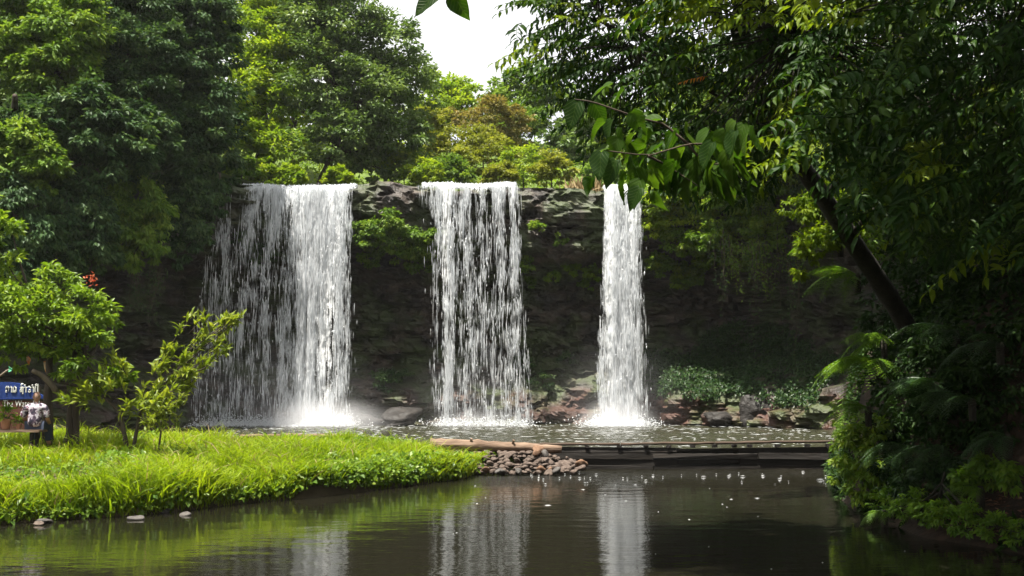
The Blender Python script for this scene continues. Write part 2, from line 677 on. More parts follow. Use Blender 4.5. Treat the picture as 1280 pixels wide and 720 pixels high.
def smooth_path(pts, n):
    seg = np.r_[0, np.cumsum(np.linalg.norm(np.diff(pts, axis=0), axis=1))]
    t = np.linspace(0, seg[-1], n)
    cx_ = np.interp(t, seg, pts[:, 0])
    wgt = np.cumsum(np.where((cx_ > -21) & (cx_ < 17), 3.2, 1.0))
    t = np.interp(np.linspace(wgt[0], wgt[-1], n), wgt, t)
    q = np.stack([np.interp(t, seg, pts[:, k]) for k in range(2)], 1)
    for _ in range(int(n / 40)):
        q[1:-1] = .25 * q[:-2] + .5 * q[1:-1] + .25 * q[2:]
    return q


NS, NZ = 480, 130
path = smooth_path(plan, NS)
tan = norm(np.gradient(path, axis=0))
pn = np.stack([tan[:, 1], -tan[:, 0]], 1)       # towards the pool


def cliff_disp(X, Y, Z):
    h = np.clip((Z - ZU) / (ZT - ZU), 0, 1)
    right = sstep(5.5, 8.5, X) * sstep(30, 14, X)
    ledge = .95 * sstep(.62, .80, h) - 2.1 * sstep(.12, .3, h) * (1 - sstep(.55, .78, h))
    foot = (1.1 + 2.4 * right) * (1 - sstep(0.0, .30 + .14 * right, h))
    q = np.stack([X, Y, Z], -1)
    n1 = fbm(q * np.array([.22, .22, .30]), 4) - .5
    st = fbm(np.stack([X * .35, Y * .35, np.floor(Z * 1.1 + 1.2 * fbm(q * .4, 3)) * 7.7], -1), 2) - .5
    n2 = fbm(q * np.array([.9, .9, 1.5]), 4) - .5
    rid = np.abs(fbm(q * np.array([.5, .5, .9]) + 40, 4) - .5)
    n3 = fbm(q * np.array([2.3, 2.3, 3.0]) + 11, 3) - .5
    blk = fbm(np.stack([np.floor(X * .9 + 2.5 * fbm(q * .5 + 3, 2)) * 3.1, Y * 0, np.floor(Z * 1.4 + 2.0 * fbm(q * .45 + 8, 2)) * 5.7], -1), 1) - .5
    return ledge + foot + 1.3 * n1 + 1.25 * st + .8 * n2 + .55 * n3 + .85 * blk - .9 * np.exp(-(rid / .03) ** 2) * .35 - .55 * sstep(.965, 1.0, h)


zz = np.r_[np.linspace(-1.0, ZT, NZ), np.full(8, ZT)]
back = np.r_[np.zeros(NZ), .3, .8, 1.5, 2.5, 4, 6, 9, 13]
Xg = np.repeat(path[:, 0][:, None], len(zz), 1)
Yg = np.repeat(path[:, 1][:, None], len(zz), 1)
Zg = np.repeat(zz[None, :], NS, 0).copy()
D = cliff_disp(Xg, Yg, Zg) - back[None, :]
mound = np.exp(-((Xg + 6.5) / 1.4) ** 2) * .45 + np.exp(-((Xg - 2.2) / 2.0) ** 2) * .15
D = D + mound * sstep(8.5, 11.5, Zg) * .9
Zt = Zg + (sstep(ZT - 1.2, ZT, Zg)) * (mound * .8 + .25 * (fbm(np.stack([Xg * .8, (Yg + back) * .8, Zg * 0], -1), 3) - .5) + .02 * back[None, :])
CV = np.stack([Xg + pn[:, 0][:, None] * D, Yg + pn[:, 1][:, None] * D, Zt], -1)
cl = obj('cliff', mesh_from('cliff', CV.reshape(-1, 3), [grid_faces(NS, len(zz))[:, ::-1]], smooth=False), M_cliff)
tag(cl, kind='structure')


def cliff_pt(x, z):
    """surface point of the cliff nearest to plan x, height z, and outward normal"""
    i = int(np.argmin(np.abs(path[:, 0] - x)))
    j = int(np.clip(np.searchsorted(zz[:NZ], z), 0, NZ - 1))
    return CV[i, j].copy(), np.array([pn[i, 0], pn[i, 1], 0.0])


# wooded upland behind the brink
hx = np.linspace(-110, 110, 90)
hy = np.r_[np.linspace(56, 130, 60), 170, 240, 400]
HX, HY = np.meshgrid(hx, hy, indexing='ij')


def hill_z(x, y):
    x, y = np.asarray(x, float), np.asarray(y, float)
    z = ZT - .25 + .36 * np.clip(y - 61, 0, 26) + .06 * np.clip(y - 87, 0, 100) + 5.5 * sstep(-8, -30, x) + 6 * sstep(8, 40, x) * sstep(60, 90, y)
    return z + 1.2 * (fbm(np.stack([x * .06, y * .06, 0 * x], -1), 3) - .5) * sstep(57, 66, y)


HZ = hill_z(HX, HY)
tag(obj('hill', mesh_from('hill', np.stack([HX, HY, HZ], -1).reshape(-1, 3), [grid_faces(90, len(hy))], smooth=True), M_hill), kind='structure')
# shoulders of the upland left and right of the pool
for sgn, pts in ((-1, [(-110, 20), (-110, 57), (-14.5, 57), (-18, 50), (-27, 43), (-40, 35.5), (-60, 25)]), (1, [(110, 34), (110, 57), (11, 57.2), (16.5, 52.5), (21, 47.5), (29, 42.5), (60, 36.5)])):
    bm = bmesh.new()
    vs = [bm.verts.new((x, y, ZT + .12)) for x, y in pts]
    bm.faces.new(vs)
    bmesh.ops.triangulate(bm, faces=bm.faces[:])
    me = bpy.data.meshes.new('terrain')
    bm.to_mesh(me)
    bm.free()
    tag(obj('terrain', me, M_hill), kind='structure')

# ------------------------------------------------------------------ water
def sheet(name, x0, x1, y0, y1, z, nx, ny, mat, amp):
    gx, gy = np.meshgrid(np.linspace(x0, x1, nx), np.linspace(y0, y1, ny), indexing='ij')
    gz = z + amp * (fbm(np.stack([gx * .9, gy * 1.6, gx * 0], -1), 3) - .5)
    return tag(obj(name, mesh_from(name, np.stack([gx, gy, gz], -1).reshape(-1, 3), [grid_faces(nx, ny)], smooth=True), mat), kind='structure')


sheet('lower_pool_water', -60, 40, -40, 33.0, 0.0, 60, 60, M_lower, 0.0)
ux = np.r_[np.linspace(-60, -17.5, 20), np.linspace(-17, 14.5, 330), np.linspace(15.5, 45, 14)]
uy = np.r_[np.linspace(33.05, 54, 190), 55, 56, 58]
UX, UY = np.meshgrid(ux, uy, indexing='ij')
q3 = np.stack([UX * 1.7, UY * 2.6, UX * 0], -1)
UZ = ZU + .13 * (fbm(q3, 4) - .5) + .03 * (fbm(q3 * 3.1 + 5, 2) - .5)
tag(obj('upper_pool_water', mesh_from('upper_pool_water', np.stack([UX, UY, UZ], -1).reshape(-1, 3), [grid_faces(len(ux), len(uy))], smooth=True), M_upper), kind='structure')
# white flecks laid on both pools as painted glints and froth
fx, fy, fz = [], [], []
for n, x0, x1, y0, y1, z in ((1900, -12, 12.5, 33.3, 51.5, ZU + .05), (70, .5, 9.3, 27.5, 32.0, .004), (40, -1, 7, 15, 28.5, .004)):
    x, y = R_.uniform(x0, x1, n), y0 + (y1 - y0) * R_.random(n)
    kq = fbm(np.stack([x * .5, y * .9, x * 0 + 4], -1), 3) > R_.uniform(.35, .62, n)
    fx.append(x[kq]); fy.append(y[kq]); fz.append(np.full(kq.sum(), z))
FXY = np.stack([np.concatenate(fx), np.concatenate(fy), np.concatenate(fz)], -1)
GLINTS = FXY

# ------------------------------------------------------------------ left bank
wx = np.array([-60, -30, -14, -9.1, -6.9, -5.3, -3.6, -2.4, -1.35, -1.0, -.5])
wy = np.array([13, 15, 17.6, 19.6, 21.4, 23.7, 26.0, 27.7, 29.2, 30.6, 33.2])


def bank_z(x, y):
    x, y = np.asarray(x, float), np.asarray(y, float)
    nzv = fbm(np.stack([x * .5, y * .5, x * 0 + 3], -1), 4) - .5
    s = y - np.interp(x, wx, wy) + .9 * (fbm(np.stack([x * .7, y * 0, y * 0], -1), 3) - .5)
    top = .60 * (1 - .70 * sstep(-4.4, -1.2, x)) + .18 * sstep(-6, -12, x)
    z = -.35 + (.35 + .30) * sstep(-.25, .25, s) + (top - .30) * sstep(.2, 3.8, s)
    return z + .22 * nzv * sstep(.0, 1.0, s)


bx = np.linspace(-40, .6, 170)
by = np.linspace(0, 1, 90)
BX, BV = np.meshgrid(bx, by, indexing='ij')
BY = np.interp(BX, wx, wy) - 1.1 + BV ** 1.3 * (34.2 - np.interp(BX, wx, wy) + 1.1)
BZ = bank_z(BX, BY)
BZ = BZ - 1.2 * sstep(33.4, 34.1, BY)
tag(obj('left_bank', mesh_from('left_bank', np.stack([BX, BY, BZ], -1).reshape(-1, 3), [grid_faces(170, 90)], smooth=True), M_soil), kind='structure')

# ------------------------------------------------------------------ right bank
ry = np.array([-40, 8, 13, 16.3, 18.2, 20.2, 24.5, 30, 34, 45, 60])
rx = np.array([9.5, 8.2, 7.9, 7.6, 6.95, 6.9, 7.3, 8.7, 9.7, 13, 17])


def rbank_z(x, y):
    x, y = np.asarray(x, float), np.asarray(y, float)
    q = np.stack([x, y, x * 0], -1)
    s = x - np.interp(y, ry, rx) + .8 * (fbm(q * .6, 3) - .5)
    k = sstep(18.5, 21.5, y)
    a = .42 * s + 1.9 * np.clip(s - 1.7, 0, 6) + .5 * np.clip(s - 7.7, 0, 99)
    b = 3.0 * sstep(0, 1.1, s) + 1.1 * np.clip(s - 1.1, 0, 7)
    z = np.where(s < 0, s * .9, a * (1 - k) + b * k)
    return np.clip(z, -1.0, 11.5) + .7 * (fbm(q * .8 + 9, 4) - .5) * sstep(.1, 1.5, s)


gx, gy = np.meshgrid(np.r_[np.linspace(-1.2, 4, 80), np.linspace(4.2, 30, 40)], np.linspace(-10, 50, 180), indexing='ij')
gx = gx + np.interp(gy, ry, rx)
tag(obj('right_bank', mesh_from('right_bank', np.stack([gx, gy, rbank_z(gx, gy)], -1).reshape(-1, 3), [grid_faces(120, 180)], smooth=True), M_litter), kind='structure')

# ------------------------------------------------------------------ waterfalls
def streaks(acc, pos, ln, wd, tilt):
    """elongated ragged drops: bipyramids along the fall direction"""
    N = len(pos)
    T = np.array([[0, 0, .5], [1, 0, .12], [-.5, .87, .05], [-.5, -.87, .1], [0, 0, -.5]])
    a = R_.uniform(0, 6.28, N)
    ca, sa = np.cos(a), np.sin(a)
    jit = 1 + R_.normal(0, .25, (N, 5, 1))
    x = (T[None, :, 0] * ca[:, None] - T[None, :, 1] * sa[:, None]) * wd[:, None]
    y = (T[None, :, 0] * sa[:, None] + T[None, :, 1] * ca[:, None]) * wd[:, None]
    z = T[None, :, 2] * ln[:, None]
    x = x + z * tilt[:, None]
    V = (np.stack([x, y, z], -1) * jit + pos[:, None, :]).reshape(-1, 3)
    f = np.array([[0, 1, 2], [0, 2, 3], [0, 3, 1], [4, 2, 1], [4, 3, 2], [4, 1, 3]])
    fc = (f[None] + (np.arange(N) * 5)[:, None, None]).reshape(-1, 3)
    acc.add(V, [fc], np.repeat(R_.uniform(0, 1, N), 5))


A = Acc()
n = len(GLINTS)
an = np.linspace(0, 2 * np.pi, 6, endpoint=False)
rr_ = R_.lognormal(-3.3, .5, (n, 1)) * R_.uniform(.6, 1.3, (n, 6)) * np.interp(GLINTS[:, 1], [15, 28, 32, 34, 50], [.16, .22, .30, .5, .85])[:, None]
V = np.stack([GLINTS[:, 0, None] + rr_ * np.cos(an) * 3.2, GLINTS[:, 1, None] + rr_ * np.sin(an) * 1.0, np.repeat(GLINTS[:, 2, None], 6, 1)], -1)
tip = np.concatenate([V, (GLINTS + np.array([0, 0, .006]))[:, None, :]], 1)
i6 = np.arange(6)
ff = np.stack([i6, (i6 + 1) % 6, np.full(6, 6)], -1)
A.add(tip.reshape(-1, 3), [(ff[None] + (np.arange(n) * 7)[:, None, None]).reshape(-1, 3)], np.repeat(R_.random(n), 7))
tag(A.build('foam_glints', M_white), 'white flecks on the pools, painted glints and drifting froth', 'foam_glints', kind='stuff')
LIPY = 53.5
VOUT = 1.05


def fall_curve(h, v=VOUT):
    """h = metres below the brink -> metres travelled outwards"""
    return v * np.sqrt(np.maximum(2 * h / 9.81, 0))


def px2x(px, Y=LIPY):
    return (np.asarray(px, float) - 640) / F * Y


HF = ZT - ZU


def brink(x):
    """uneven height of the lip along the cliff"""
    x = np.asarray(x, float)
    return .34 * (fbm(np.stack([x * .55, x * 0, x * 0 + 2], -1), 3) - .55)


def torn_sheet(acc, edges, dens, nu, nh, seed, yoff=0.0, amp=.16):
    """a falling sheet of water, torn open where the flow is thin.
    edges: (left px at brink, right px at brink, left px at foot, right px at foot); dens(u, h) = share of water"""
    u = np.linspace(0, 1, nu)
    hh = np.linspace(0, 1, nh) ** .9
    U, H = np.meshgrid(u, hh, indexing='ij')
    l0, r0, l1, r1 = edges
    e = H ** 1.2
    px = (l0 + (l1 - l0) * e) * (1 - U) + (r0 + (r1 - r0) * e) * U
    px = px + 5.0 * (fbm(np.stack([U * 6 + seed, H * 5, U * 0], -1), 3) - .5) * H
    x = px2x(px)
    h = H * HF
    q = np.stack([x * 2.6, h * .9 + seed * 3.1, x * 0 + seed], -1)
    lump = fbm(q, 4) - .5
    fine = fbm(np.stack([x * 9, h * 3.2, x * 0 + seed * 1.7], -1), 3) - .5
    y = LIPY - fall_curve(h) + yoff + amp * 2 * lump * (.25 + H) + .16 * fine
    z = ZT - h + .06 + .05 * fine + brink(x) * np.exp(-H * 9)
    back_ = np.clip(1 - H / .018, 0, 1)                    # the first rows slide over the lip
    y = y + .7 * back_
    z = z + .05 * back_ - .10 * np.clip(1 - np.abs(H - .012) / .02, 0, 1) * 0
    V = np.stack([x, y, z], -1).reshape(-1, 3)
    # what stays: vertical streaks that break up into clots on the way down
    st = fbm(np.stack([x * 4.6 + 1.2 * (fbm(np.stack([x * .5, h * .5, x * 0], -1), 2) - .5), h * .11, x * 0 + seed * 5.1], -1), 3)
    cl_ = fbm(np.stack([x * 10.0, h * 1.15 - seed * 2.0, x * 0 + seed * 2.3], -1), 3)
    val = (st - .5) * 1.25 + (cl_ - .5) * (.4 + .85 * H) + .5 + R_.normal(0, .06, x.shape)
    dn = dens(U, H)
    al = np.clip((dn - val) / .28 + .12, 0, 1) * np.clip(.30 + .85 * dn, 0, 1.25)
    edge = np.clip(np.minimum(U, 1 - U) / .03, .0, 1)
    al = al * (.25 + .75 * edge)
    ki = (al[:-1, :-1] > .02) | (al[1:, 1:] > .02) | (al[1:, :-1] > .02) | (al[:-1, 1:] > .02)
    f = grid_faces(nu, nh).reshape(nu - 1, nh - 1, 4)[ki]
    used = np.unique(f)
    mp = np.full(nu * nh, -1)
    mp[used] = np.arange(len(used))
    acc.add(V[used], [mp[f]], np.clip(.55 + 1.6 * lump, 0, 1).reshape(-1)[used])
    acc.alpha = al.reshape(-1)[used]


def waterfall(label, edges, dens, nu, nh, n_drop, n_splash, lip, n_lip, layers=2):
    cx = float(px2x((edges[0] + edges[1]) / 2))
    off = (cx, LIPY - 1.6, ZU)
    root = thing('waterfall', label, 'waterfall', off, 'waterfalls side by side over the cliff')
    for k in range(layers):
        A = Acc()
        torn_sheet(A, edges, (lambda U, H, k=k: dens(U, H) - .03 - .10 * k), nu, nh, 3.3 + 4.4 * k + cx, .22 * k)
        tag(A.build('falling_sheet', M_veil, root, off, True), kind='stuff')
    A = Acc()
    m = n_drop * 7
    U, H = R_.random(m), R_.uniform(.02, 1, m)
    l0, r0, l1, r1 = edges
    e = H ** 1.2
    px = (l0 + (l1 - l0) * e) * (1 - U) + (r0 + (r1 - r0) * e) * U + R_.normal(0, 1.6 + 3.2 * H, m)
    x, h = px2x(px), H * HF
    g1 = fbm(np.stack([x * 4.2, h * .12, x * 0 + 8], -1), 2)
    g2 = fbm(np.stack([x * 4.5, h * 1.6, x * 0 + 3], -1), 3)
    pr = (np.clip(dens(U, H), 0, 1) ** 2.3) * np.clip((.62 - g1) * 3.2 + .35, 0, 1) * np.clip((.62 - g2) * 4, 0.15, 1) * (.5 + .7 * H)
    idx = np.argsort(-(pr / (R_.random(m) + 1e-3)))[:n_drop]
    x, h, H = x[idx], h[idx], H[idx]
    n = len(x)
    y = LIPY - fall_curve(h) - .05 + R_.normal(0, .10 + .20 * H, n)
    thin = R_.random(n) < .90                                # fine threads, the rest are clots
    ln = np.where(thin, R_.lognormal(-.75, .55, n), R_.lognormal(-1.7, .4, n))
    ln = np.minimum(ln, np.minimum(h + .3, HF - h + .3))
    wd = np.where(thin, R_.lognormal(-4.75, .40, n), R_.lognormal(-3.95, .35, n))
    streaks(A, np.stack([x, y, ZT - h + brink(x) * np.exp(-H * 9)], -1), ln, wd, np.where(thin, R_.normal(0, .02, n), R_.normal(0, .12, n)))
    tag(A.build('torn_water', M_white, root, off), kind='stuff')
    # water sliding over the brink
    A = Acc()
    n = n_lip
    px = R_.uniform(lip[0], lip[1], n)
    u = R_.uniform(-1, 1, n)
    y = LIPY + .25 - .35 * u
    z = ZT + .02 - .22 * np.clip(u, 0, 1) ** 2 + R_.normal(0, .025, n) + brink(px2x(px))
    streaks(A, np.stack([px2x(px), y, z], -1), R_.uniform(.05, .22, n), R_.uniform(.015, .06, n), R_.normal(0, .5, n))
    tag(A.build('brink_water', M_white, root, off), kind='stuff')
    # splash and foam at the foot, thickest where most water lands
    A = Acc()
    m = n_splash * 4
    U = R_.random(m)
    kq = R_.random(m) < np.clip(dens(U, U * 0 + .98), .02, 1)
    U = U[kq][:n_splash]
    n = len(U)
    yb = LIPY - fall_curve(HF)
    px = l1 + (r1 - l1) * U + R_.normal(0, 1, n) * R_.choice([3, 9, 20], n, p=[.45, .4, .15])
    y = yb - .15 + R_.normal(0, .55, n)
    z = ZU + .03 + np.abs(R_.normal(0, .18, n)) * np.exp(-((y - yb) / .8) ** 2) * 1.2
    streaks(A, np.stack([px2x(px, yb), y, z], -1), R_.uniform(.03, .09, n), R_.uniform(.012, .05, n), R_.normal(0, .8, n))
    tag(A.build('splash', M_white, root, off), kind='stuff')
    return root


def bil(us, hs, tab):
    """table of densities, rows = heights, columns = across"""
    T = np.array(tab, float)

    def f(U, H):
        sh = U.shape
        U, H = U.ravel(), H.ravel()
        a = np.interp(U, us, np.arange(len(us)))
        b_ = np.interp(H, hs, np.arange(len(hs)))
        i, j = np.minimum(a.astype(int), len(us) - 2), np.minimum(b_.astype(int), len(hs) - 2)
        fa, fb = a - i, b_ - j
        v = T[j, i] * (1 - fa) * (1 - fb) + T[j, i + 1] * fa * (1 - fb) + T[j + 1, i] * (1 - fa) * fb + T[j + 1, i + 1] * fa * fb
        return v.reshape(sh)
    return f


d1 = bil([0, .12, .28, .42, .52, .62, .72, .85, .94, 1], [0, .05, .14, .3, .55, .8, 1],
         [[.10, .55, 1, 1, 1, 1, 1, 1, 1, .8], [.22, .50, .68, .85, 1, 1, 1.1, 1.1, 1, .6], [.33, .39, .47, .58, .70, .82, 1.1, 1.1, .85, .5],
          [.28, .33, .36, .43, .48, .62, 1.05, 1.1, .66, .42], [.24, .29, .31, .35, .38, .46, .95, 1.02, .52, .34], [.21, .27, .28, .31, .34, .42, .90, 1.0, .46, .30], [.2, .26, .27, .30, .33, .42, .92, 1.0, .46, .28]])
waterfall('broad left waterfall, thin veil at its left and dense white core at its right', (268, 440, 247, 444), d1, 150, 300, 21000, 6500, (284, 442), 4500)
d2 = bil([0, .14, .22, .28, .36, .44, .50, .58, .66, .74, .82, .90, .96, 1], [0, .04, .12, .35, .65, 1],
         [[.2, .45, .8, 1, 1, .95, 1, .9, .95, .9, .95, .95, 1, .8], [.06, .22, .45, 1, .86, .48, .74, .42, .62, .42, .58, .48, .86, .46], [.03, .15, .30, .92, .70, .32, .54, .26, .44, .25, .42, .34, .70, .32],
          [.02, .10, .24, .80, .54, .25, .42, .21, .33, .19, .32, .26, .50, .25], [.01, .08, .20, .66, .44, .22, .35, .18, .27, .17, .26, .23, .40, .21], [.01, .07, .18, .60, .42, .21, .33, .18, .26, .17, .25, .23, .38, .18]])
waterfall('middle waterfall of separate white strands with dark gaps between them', (516, 646, 522, 661), (lambda U, H: d2(U, H) - .05 * (H > .1)), 150, 290, 7000, 1500, (526, 645), 2600)
d3 = bil([0, .1, .25, .75, .9, 1], [0, .2, .5, 1], [[.8, 1, 1.2, 1.2, 1, .7], [.55, .9, 1.1, 1.1, .8, .5], [.48, .75, 1.0, 1.0, .7, .42], [.44, .7, .98, .98, .66, .4]])
waterfall('narrow right waterfall falling as one dense white column', (756, 802, 742, 802), d3, 60, 300, 10000, 4200, (757, 800), 2000, 3)

# ------------------------------------------------------------------ vegetation builders
def foliage(acc, lobes, ncl, per, ls, asp=.55, droop=.35, rc=.34, flat=.65, tmpl=LEAF2, cover=.75, core=.25, up=.9):
    """leaf clumps spread through and over a crown's lobes (cx, cy, cz, rx, rz); returns clump centres"""
    lob = np.array(lobes, float)
    wts = lob[:, 3] ** 2
    k = R_.choice(len(lob), ncl, p=wts / wts.sum())
    d = rdir(ncl, .35)
    rr = np.where(R_.random(ncl) < core, R_.uniform(.25, .75, ncl), R_.uniform(.78, 1.12, ncl))
    L = lob[k]
    cc = L[:, :3] + d * rr[:, None] * np.stack([L[:, 3], L[:, 3], L[:, 4]], -1)
    rcl = rc * L[:, 3] * R_.uniform(.55, 1.3, ncl)
    crnd = R_.uniform(0, 1, ncl)
    i = np.repeat(np.arange(ncl), per)
    N = len(i)
    q = R_.normal(0, 1, (N, 3))
    q = q / np.linalg.norm(q, axis=1, keepdims=True) * (R_.random((N, 1)) ** .5)
    q[:, 2] = np.where(q[:, 2] < -.2, q[:, 2] * .4, q[:, 2])
    pos = cc[i] + q * rcl[i][:, None] * np.array([1, 1, flat])
    out = q.copy()
    out[:, 2] *= .3
    dv = norm(out) * .8 + R_.normal(0, .45, (N, 3)) + d[i] * .4
    dv[:, 2] -= droop
    nr = q * .7 + np.array([0, 0, up]) + R_.normal(0, .45, (N, 3))
    ln = ls * R_.uniform(.6, 1.25, N)
    V, fc, li = leaves(pos, dv, nr, ln, ln * asp, tmpl)
    rnd = np.clip(.5 * crnd[i] + .5 * R_.uniform(0, 1, N), 0, 1)
    acc.add(V, fc, rnd[li])
    return cc, k


def wood(acc, base, lobes, tr, fork=.45, cc=None, kk=None, bend=(0, 0, 0), twigs=24, sides=7):
    lob = np.array(lobes, float)
    base = np.array(base, float)
    top = (lob[:, :3] * (lob[:, 3] ** 2)[:, None]).sum(0) / (lob[:, 3] ** 2).sum()
    top[2] = max(top[2], base[2] + 1.0)
    tp = bez(base, top, 12, bend, .03 * tr / .15)
    V, fc = tube(tp, np.linspace(tr, tr * .38, 12) * (1 + .35 * np.exp(-np.linspace(0, 9, 12))), sides + 2)
    acc.add(V, fc)
    for li, l in enumerate(lob):
        f = R_.uniform(fork, .9)
        a = tp[int(f * 11)]
        c = l[:3] + np.array([0, 0, .1 * l[3]])
        lp = bez(a, c, 8, (0, 0, -.08 * np.linalg.norm(c - a)), .02 * l[3])
        V, fc = tube(lp, np.linspace(tr * .42, tr * .12, 8), 5)
        acc.add(V, fc)
        if cc is not None:
            mine = np.where(kk == li)[0]
            for m in mine[:max(3, twigs // len(lob))]:
                b = bez(lp[R_.integers(3, 8)], cc[m], 5, (0, 0, -.05), .02)
                V, fc = tube(b, np.linspace(tr * .12, tr * .03, 5), 4)
                acc.add(V, fc)


def plant(name, label, cat, base, lobes_px, tr, mat, ncl, per, ls, group=None, bark=None, flat=.65, kd=.8, twigs=24, bend=(0, 0, 0), trunk=True, dz=1.0, **kw):
    """lobes_px: (px, py, Y, radius in px)"""
    base = np.array(base, float)
    lobes = []
    for px, py, Y, rp in lobes_px:
        p = P(px, py, Y)
        r = rp / F * Y
        lobes.append((p.x, p.y, p.z, r, r * dz))
    root = thing(name, label, cat, base, group)
    A = Acc()
    cc, kk = foliage(A, lobes, ncl, per, ls, flat=flat, **kw)
    A.build('crown' if trunk else 'foliage', mat, root, base)
    if trunk:
        B = Acc()
        wood(B, base, lobes, tr, cc=cc, kk=kk, bend=bend, twigs=twigs)
        B.build('trunk', bark or M_bark, root, base, smooth=True)
    return root


def hillpt(px, Y):
    x = (px - 640) / F * Y
    return (x, Y, float(hill_z(x, Y)) - .1)


# ------------------------------------------------------------------ trees above the falls
plant('broadleaf_tree', 'big dark green tree with a forked trunk standing just behind the left falls', 'tree', hillpt(397, 62),
      [(418, 28, 62, 54), (474, 66, 62.5, 48), (410, 95, 61, 50), (500, 110, 63, 45), (455, 130, 61, 52), (425, 175, 60.5, 42), (495, 175, 62, 42), (390, 40, 63, 38), (465, 205, 62, 30), (395, -45, 63, 50)],
        .42, M_blue, 520, 95, .28, twigs=60, group='trees above the falls')
plant('broadleaf_tree', 'tall yellow green tree left of the big dark forked tree', 'tree', hillpt(318, 63),
      [(320, 40, 64, 38), (345, 80, 63, 38), (310, 110, 62, 36), (350, 140, 62, 36), (305, 170, 61, 30), (345, 190, 61, 32), (330, -20, 65, 45)],
      .25, M_lime, 330, 80, .27, twigs=40, group='trees above the falls')
plant('broadleaf_tree', 'dull olive tree far behind the big dark forked tree', 'tree', hillpt(360, 82),
      [(360, 10, 82, 45), (330, 50, 82, 40), (395, 20, 82, 40), (300, 20, 80, 40), (380, 80, 80, 36), (350, 120, 78, 36), (395, 140, 76, 34), (310, 130, 76, 34), (440, 110, 80, 40), (480, 140, 80, 40), (360, 180, 74, 30)], .3, M_forest2, 330, 80, .36, group='trees above the falls')
plant('broadleaf_tree', 'round fresh green tree on the skyline beside the patch of sky', 'tree', hillpt(645, 84),
      [(640, 125, 84, 32), (665, 110, 84, 30), (620, 150, 83, 26), (690, 130, 84, 28), (655, 165, 82, 34)], .22, M_forest2, 170, 80, .36, group='trees above the falls')
plant('broadleaf_tree', 'grey green hazy tree right of the round skyline tree', 'tree', hillpt(715, 80),
      [(720, 165, 80, 36), (750, 150, 82, 36), (700, 190, 78, 28), (740, 200, 78, 26), (780, 170, 80, 36)], .22, M_blue, 180, 80, .34, group='trees above the falls')
plant('broadleaf_tree', 'low pale green tree right of the big dark tree under the sky', 'tree', hillpt(560, 88),
      [(560, 140, 88, 30), (545, 115, 88, 22), (580, 130, 88, 24), (530, 150, 86, 26), (565, 118, 90, 22)], .2, M_lime, 150, 70, .36, group='trees above the falls')
plant('shrub', 'rust tinted flowering shrub on the slope under the skyline tree', 'shrub', hillpt(610, 74),
      [(615, 150, 74, 26), (640, 160, 74, 24), (590, 165, 73, 22), (575, 148, 75, 20)], .1, M_rusty, 90, 80, .24, group='shrubs above the falls', bark=M_bark_pale)
plant('shrub', 'olive shrub with a bare pale stem left of the rust tinted shrub', 'shrub', hillpt(545, 70),
      [(545, 160, 70, 26), (535, 185, 69, 22), (560, 180, 70, 22), (525, 150, 70, 16)], .09, M_olive, 90, 80, .22, group='shrubs above the falls', bark=M_bark_pale)
plant('shrub', 'brownish olive shrub in the middle of the slope above the central falls', 'shrub', hillpt(602, 68),
      [(600, 185, 68, 28), (625, 195, 67, 24), (585, 205, 66, 20)], .08, M_olive, 90, 80, .22, group='shrubs above the falls', bark=M_bark_pale)
low = [(505, 205, 62, 22, M_lime, 'bright lime bush beside the big dark tree above the rock mound'), (530, 215, 60, 18, M_lime, 'small lime bush above the left end of the central falls'),
       (565, 215, 61, 20, M_forest2, 'green bush above the middle of the central falls'), (655, 205, 64, 26, M_lime, 'pale lime bush above the right end of the central falls'),
       (690, 210, 62, 20, M_olive, 'pale olive bush left of the dry grass tuft'), (330, 215, 58.5, 16, M_lime, 'lime bush left of the forked trunk at the brink'),
       (425, 222, 58.5, 13, M_lime, 'low lime bush right of the forked trunk at the brink'), (362, 220, 58.5, 14, M_lime, 'low lime bush touching the forked trunk on its left'), (625, 220, 60, 16, M_olive, 'low olive bush at the brink above the central falls'),
       (300, 205, 57.5, 16, M_forest2, 'dark green bush at the left end of the broad left falls'), (760, 215, 66, 22, M_forest2, 'green bush above the narrow right falls')]
for px, py, Y, r, m, lb in low:
    plant('bush', lb, 'bush', hillpt(px, Y), [(px, py, Y, r), (px + r * .7, py + r * .25, Y - .4, r * .7), (px - r * .8, py + r * .3, Y + .3, r * .7)], .05, m, 46, 75, .20, group='bushes along the brink', twigs=9)
A, A2 = Acc(), Acc()
n = 30000
x, y = R_.uniform(-30, 18, n), R_.uniform(57.2, 92, n)
kq = fbm(np.stack([x * .5, y * .5, x * 0], -1), 3) > R_.uniform(.3, .6, n)
x, y = x[kq], y[kq]
n = len(x)
hb = fbm(np.stack([x * .35, y * .35, x * 0 + 2], -1), 2)
pos = np.stack([x, y, hill_z(x, y) + R_.random(n) * (.3 + 2.2 * np.clip(hb - .4, 0, 1) * np.clip((y - 58) / 8, 0, 1))], -1)
V, fc, li = leaves(pos, R_.normal(0, .8, (n, 3)), R_.normal(0, .5, (n, 3)) + np.array([0, -.3, 1]), R_.uniform(.2, .42, n), .15)
A.add(V, fc, np.clip(.6 * hb + .5 * R_.random(n) - .1, 0, 1)[li])
tag(A.build('undergrowth', M_lime), 'lime green undergrowth covering the slope above the falls', 'undergrowth', kind='stuff')
# dry tuft
A = Acc()
n = 420
b = P(730, 231, 56.5)
b = np.array((b.x, 56.2, ZT + .02))
pos = b + R_.normal(0, 1, (n, 3)) * np.array([.42, .3, .02])
dv = R_.normal(0, .45, (n, 3)) + np.array([0, 0, 1.0])
V, fc, li = leaves(pos, dv, rdir(n), R_.uniform(.35, 1.0, n), .035)
A.add(V, fc, R_.uniform(0, 1, n)[li])
o = A.build('dry_grass_tuft', M_dry, None, b)
o.location = b
tag(o, 'tan dry grass tuft at the brink left of the narrow falls', 'grass tuft')

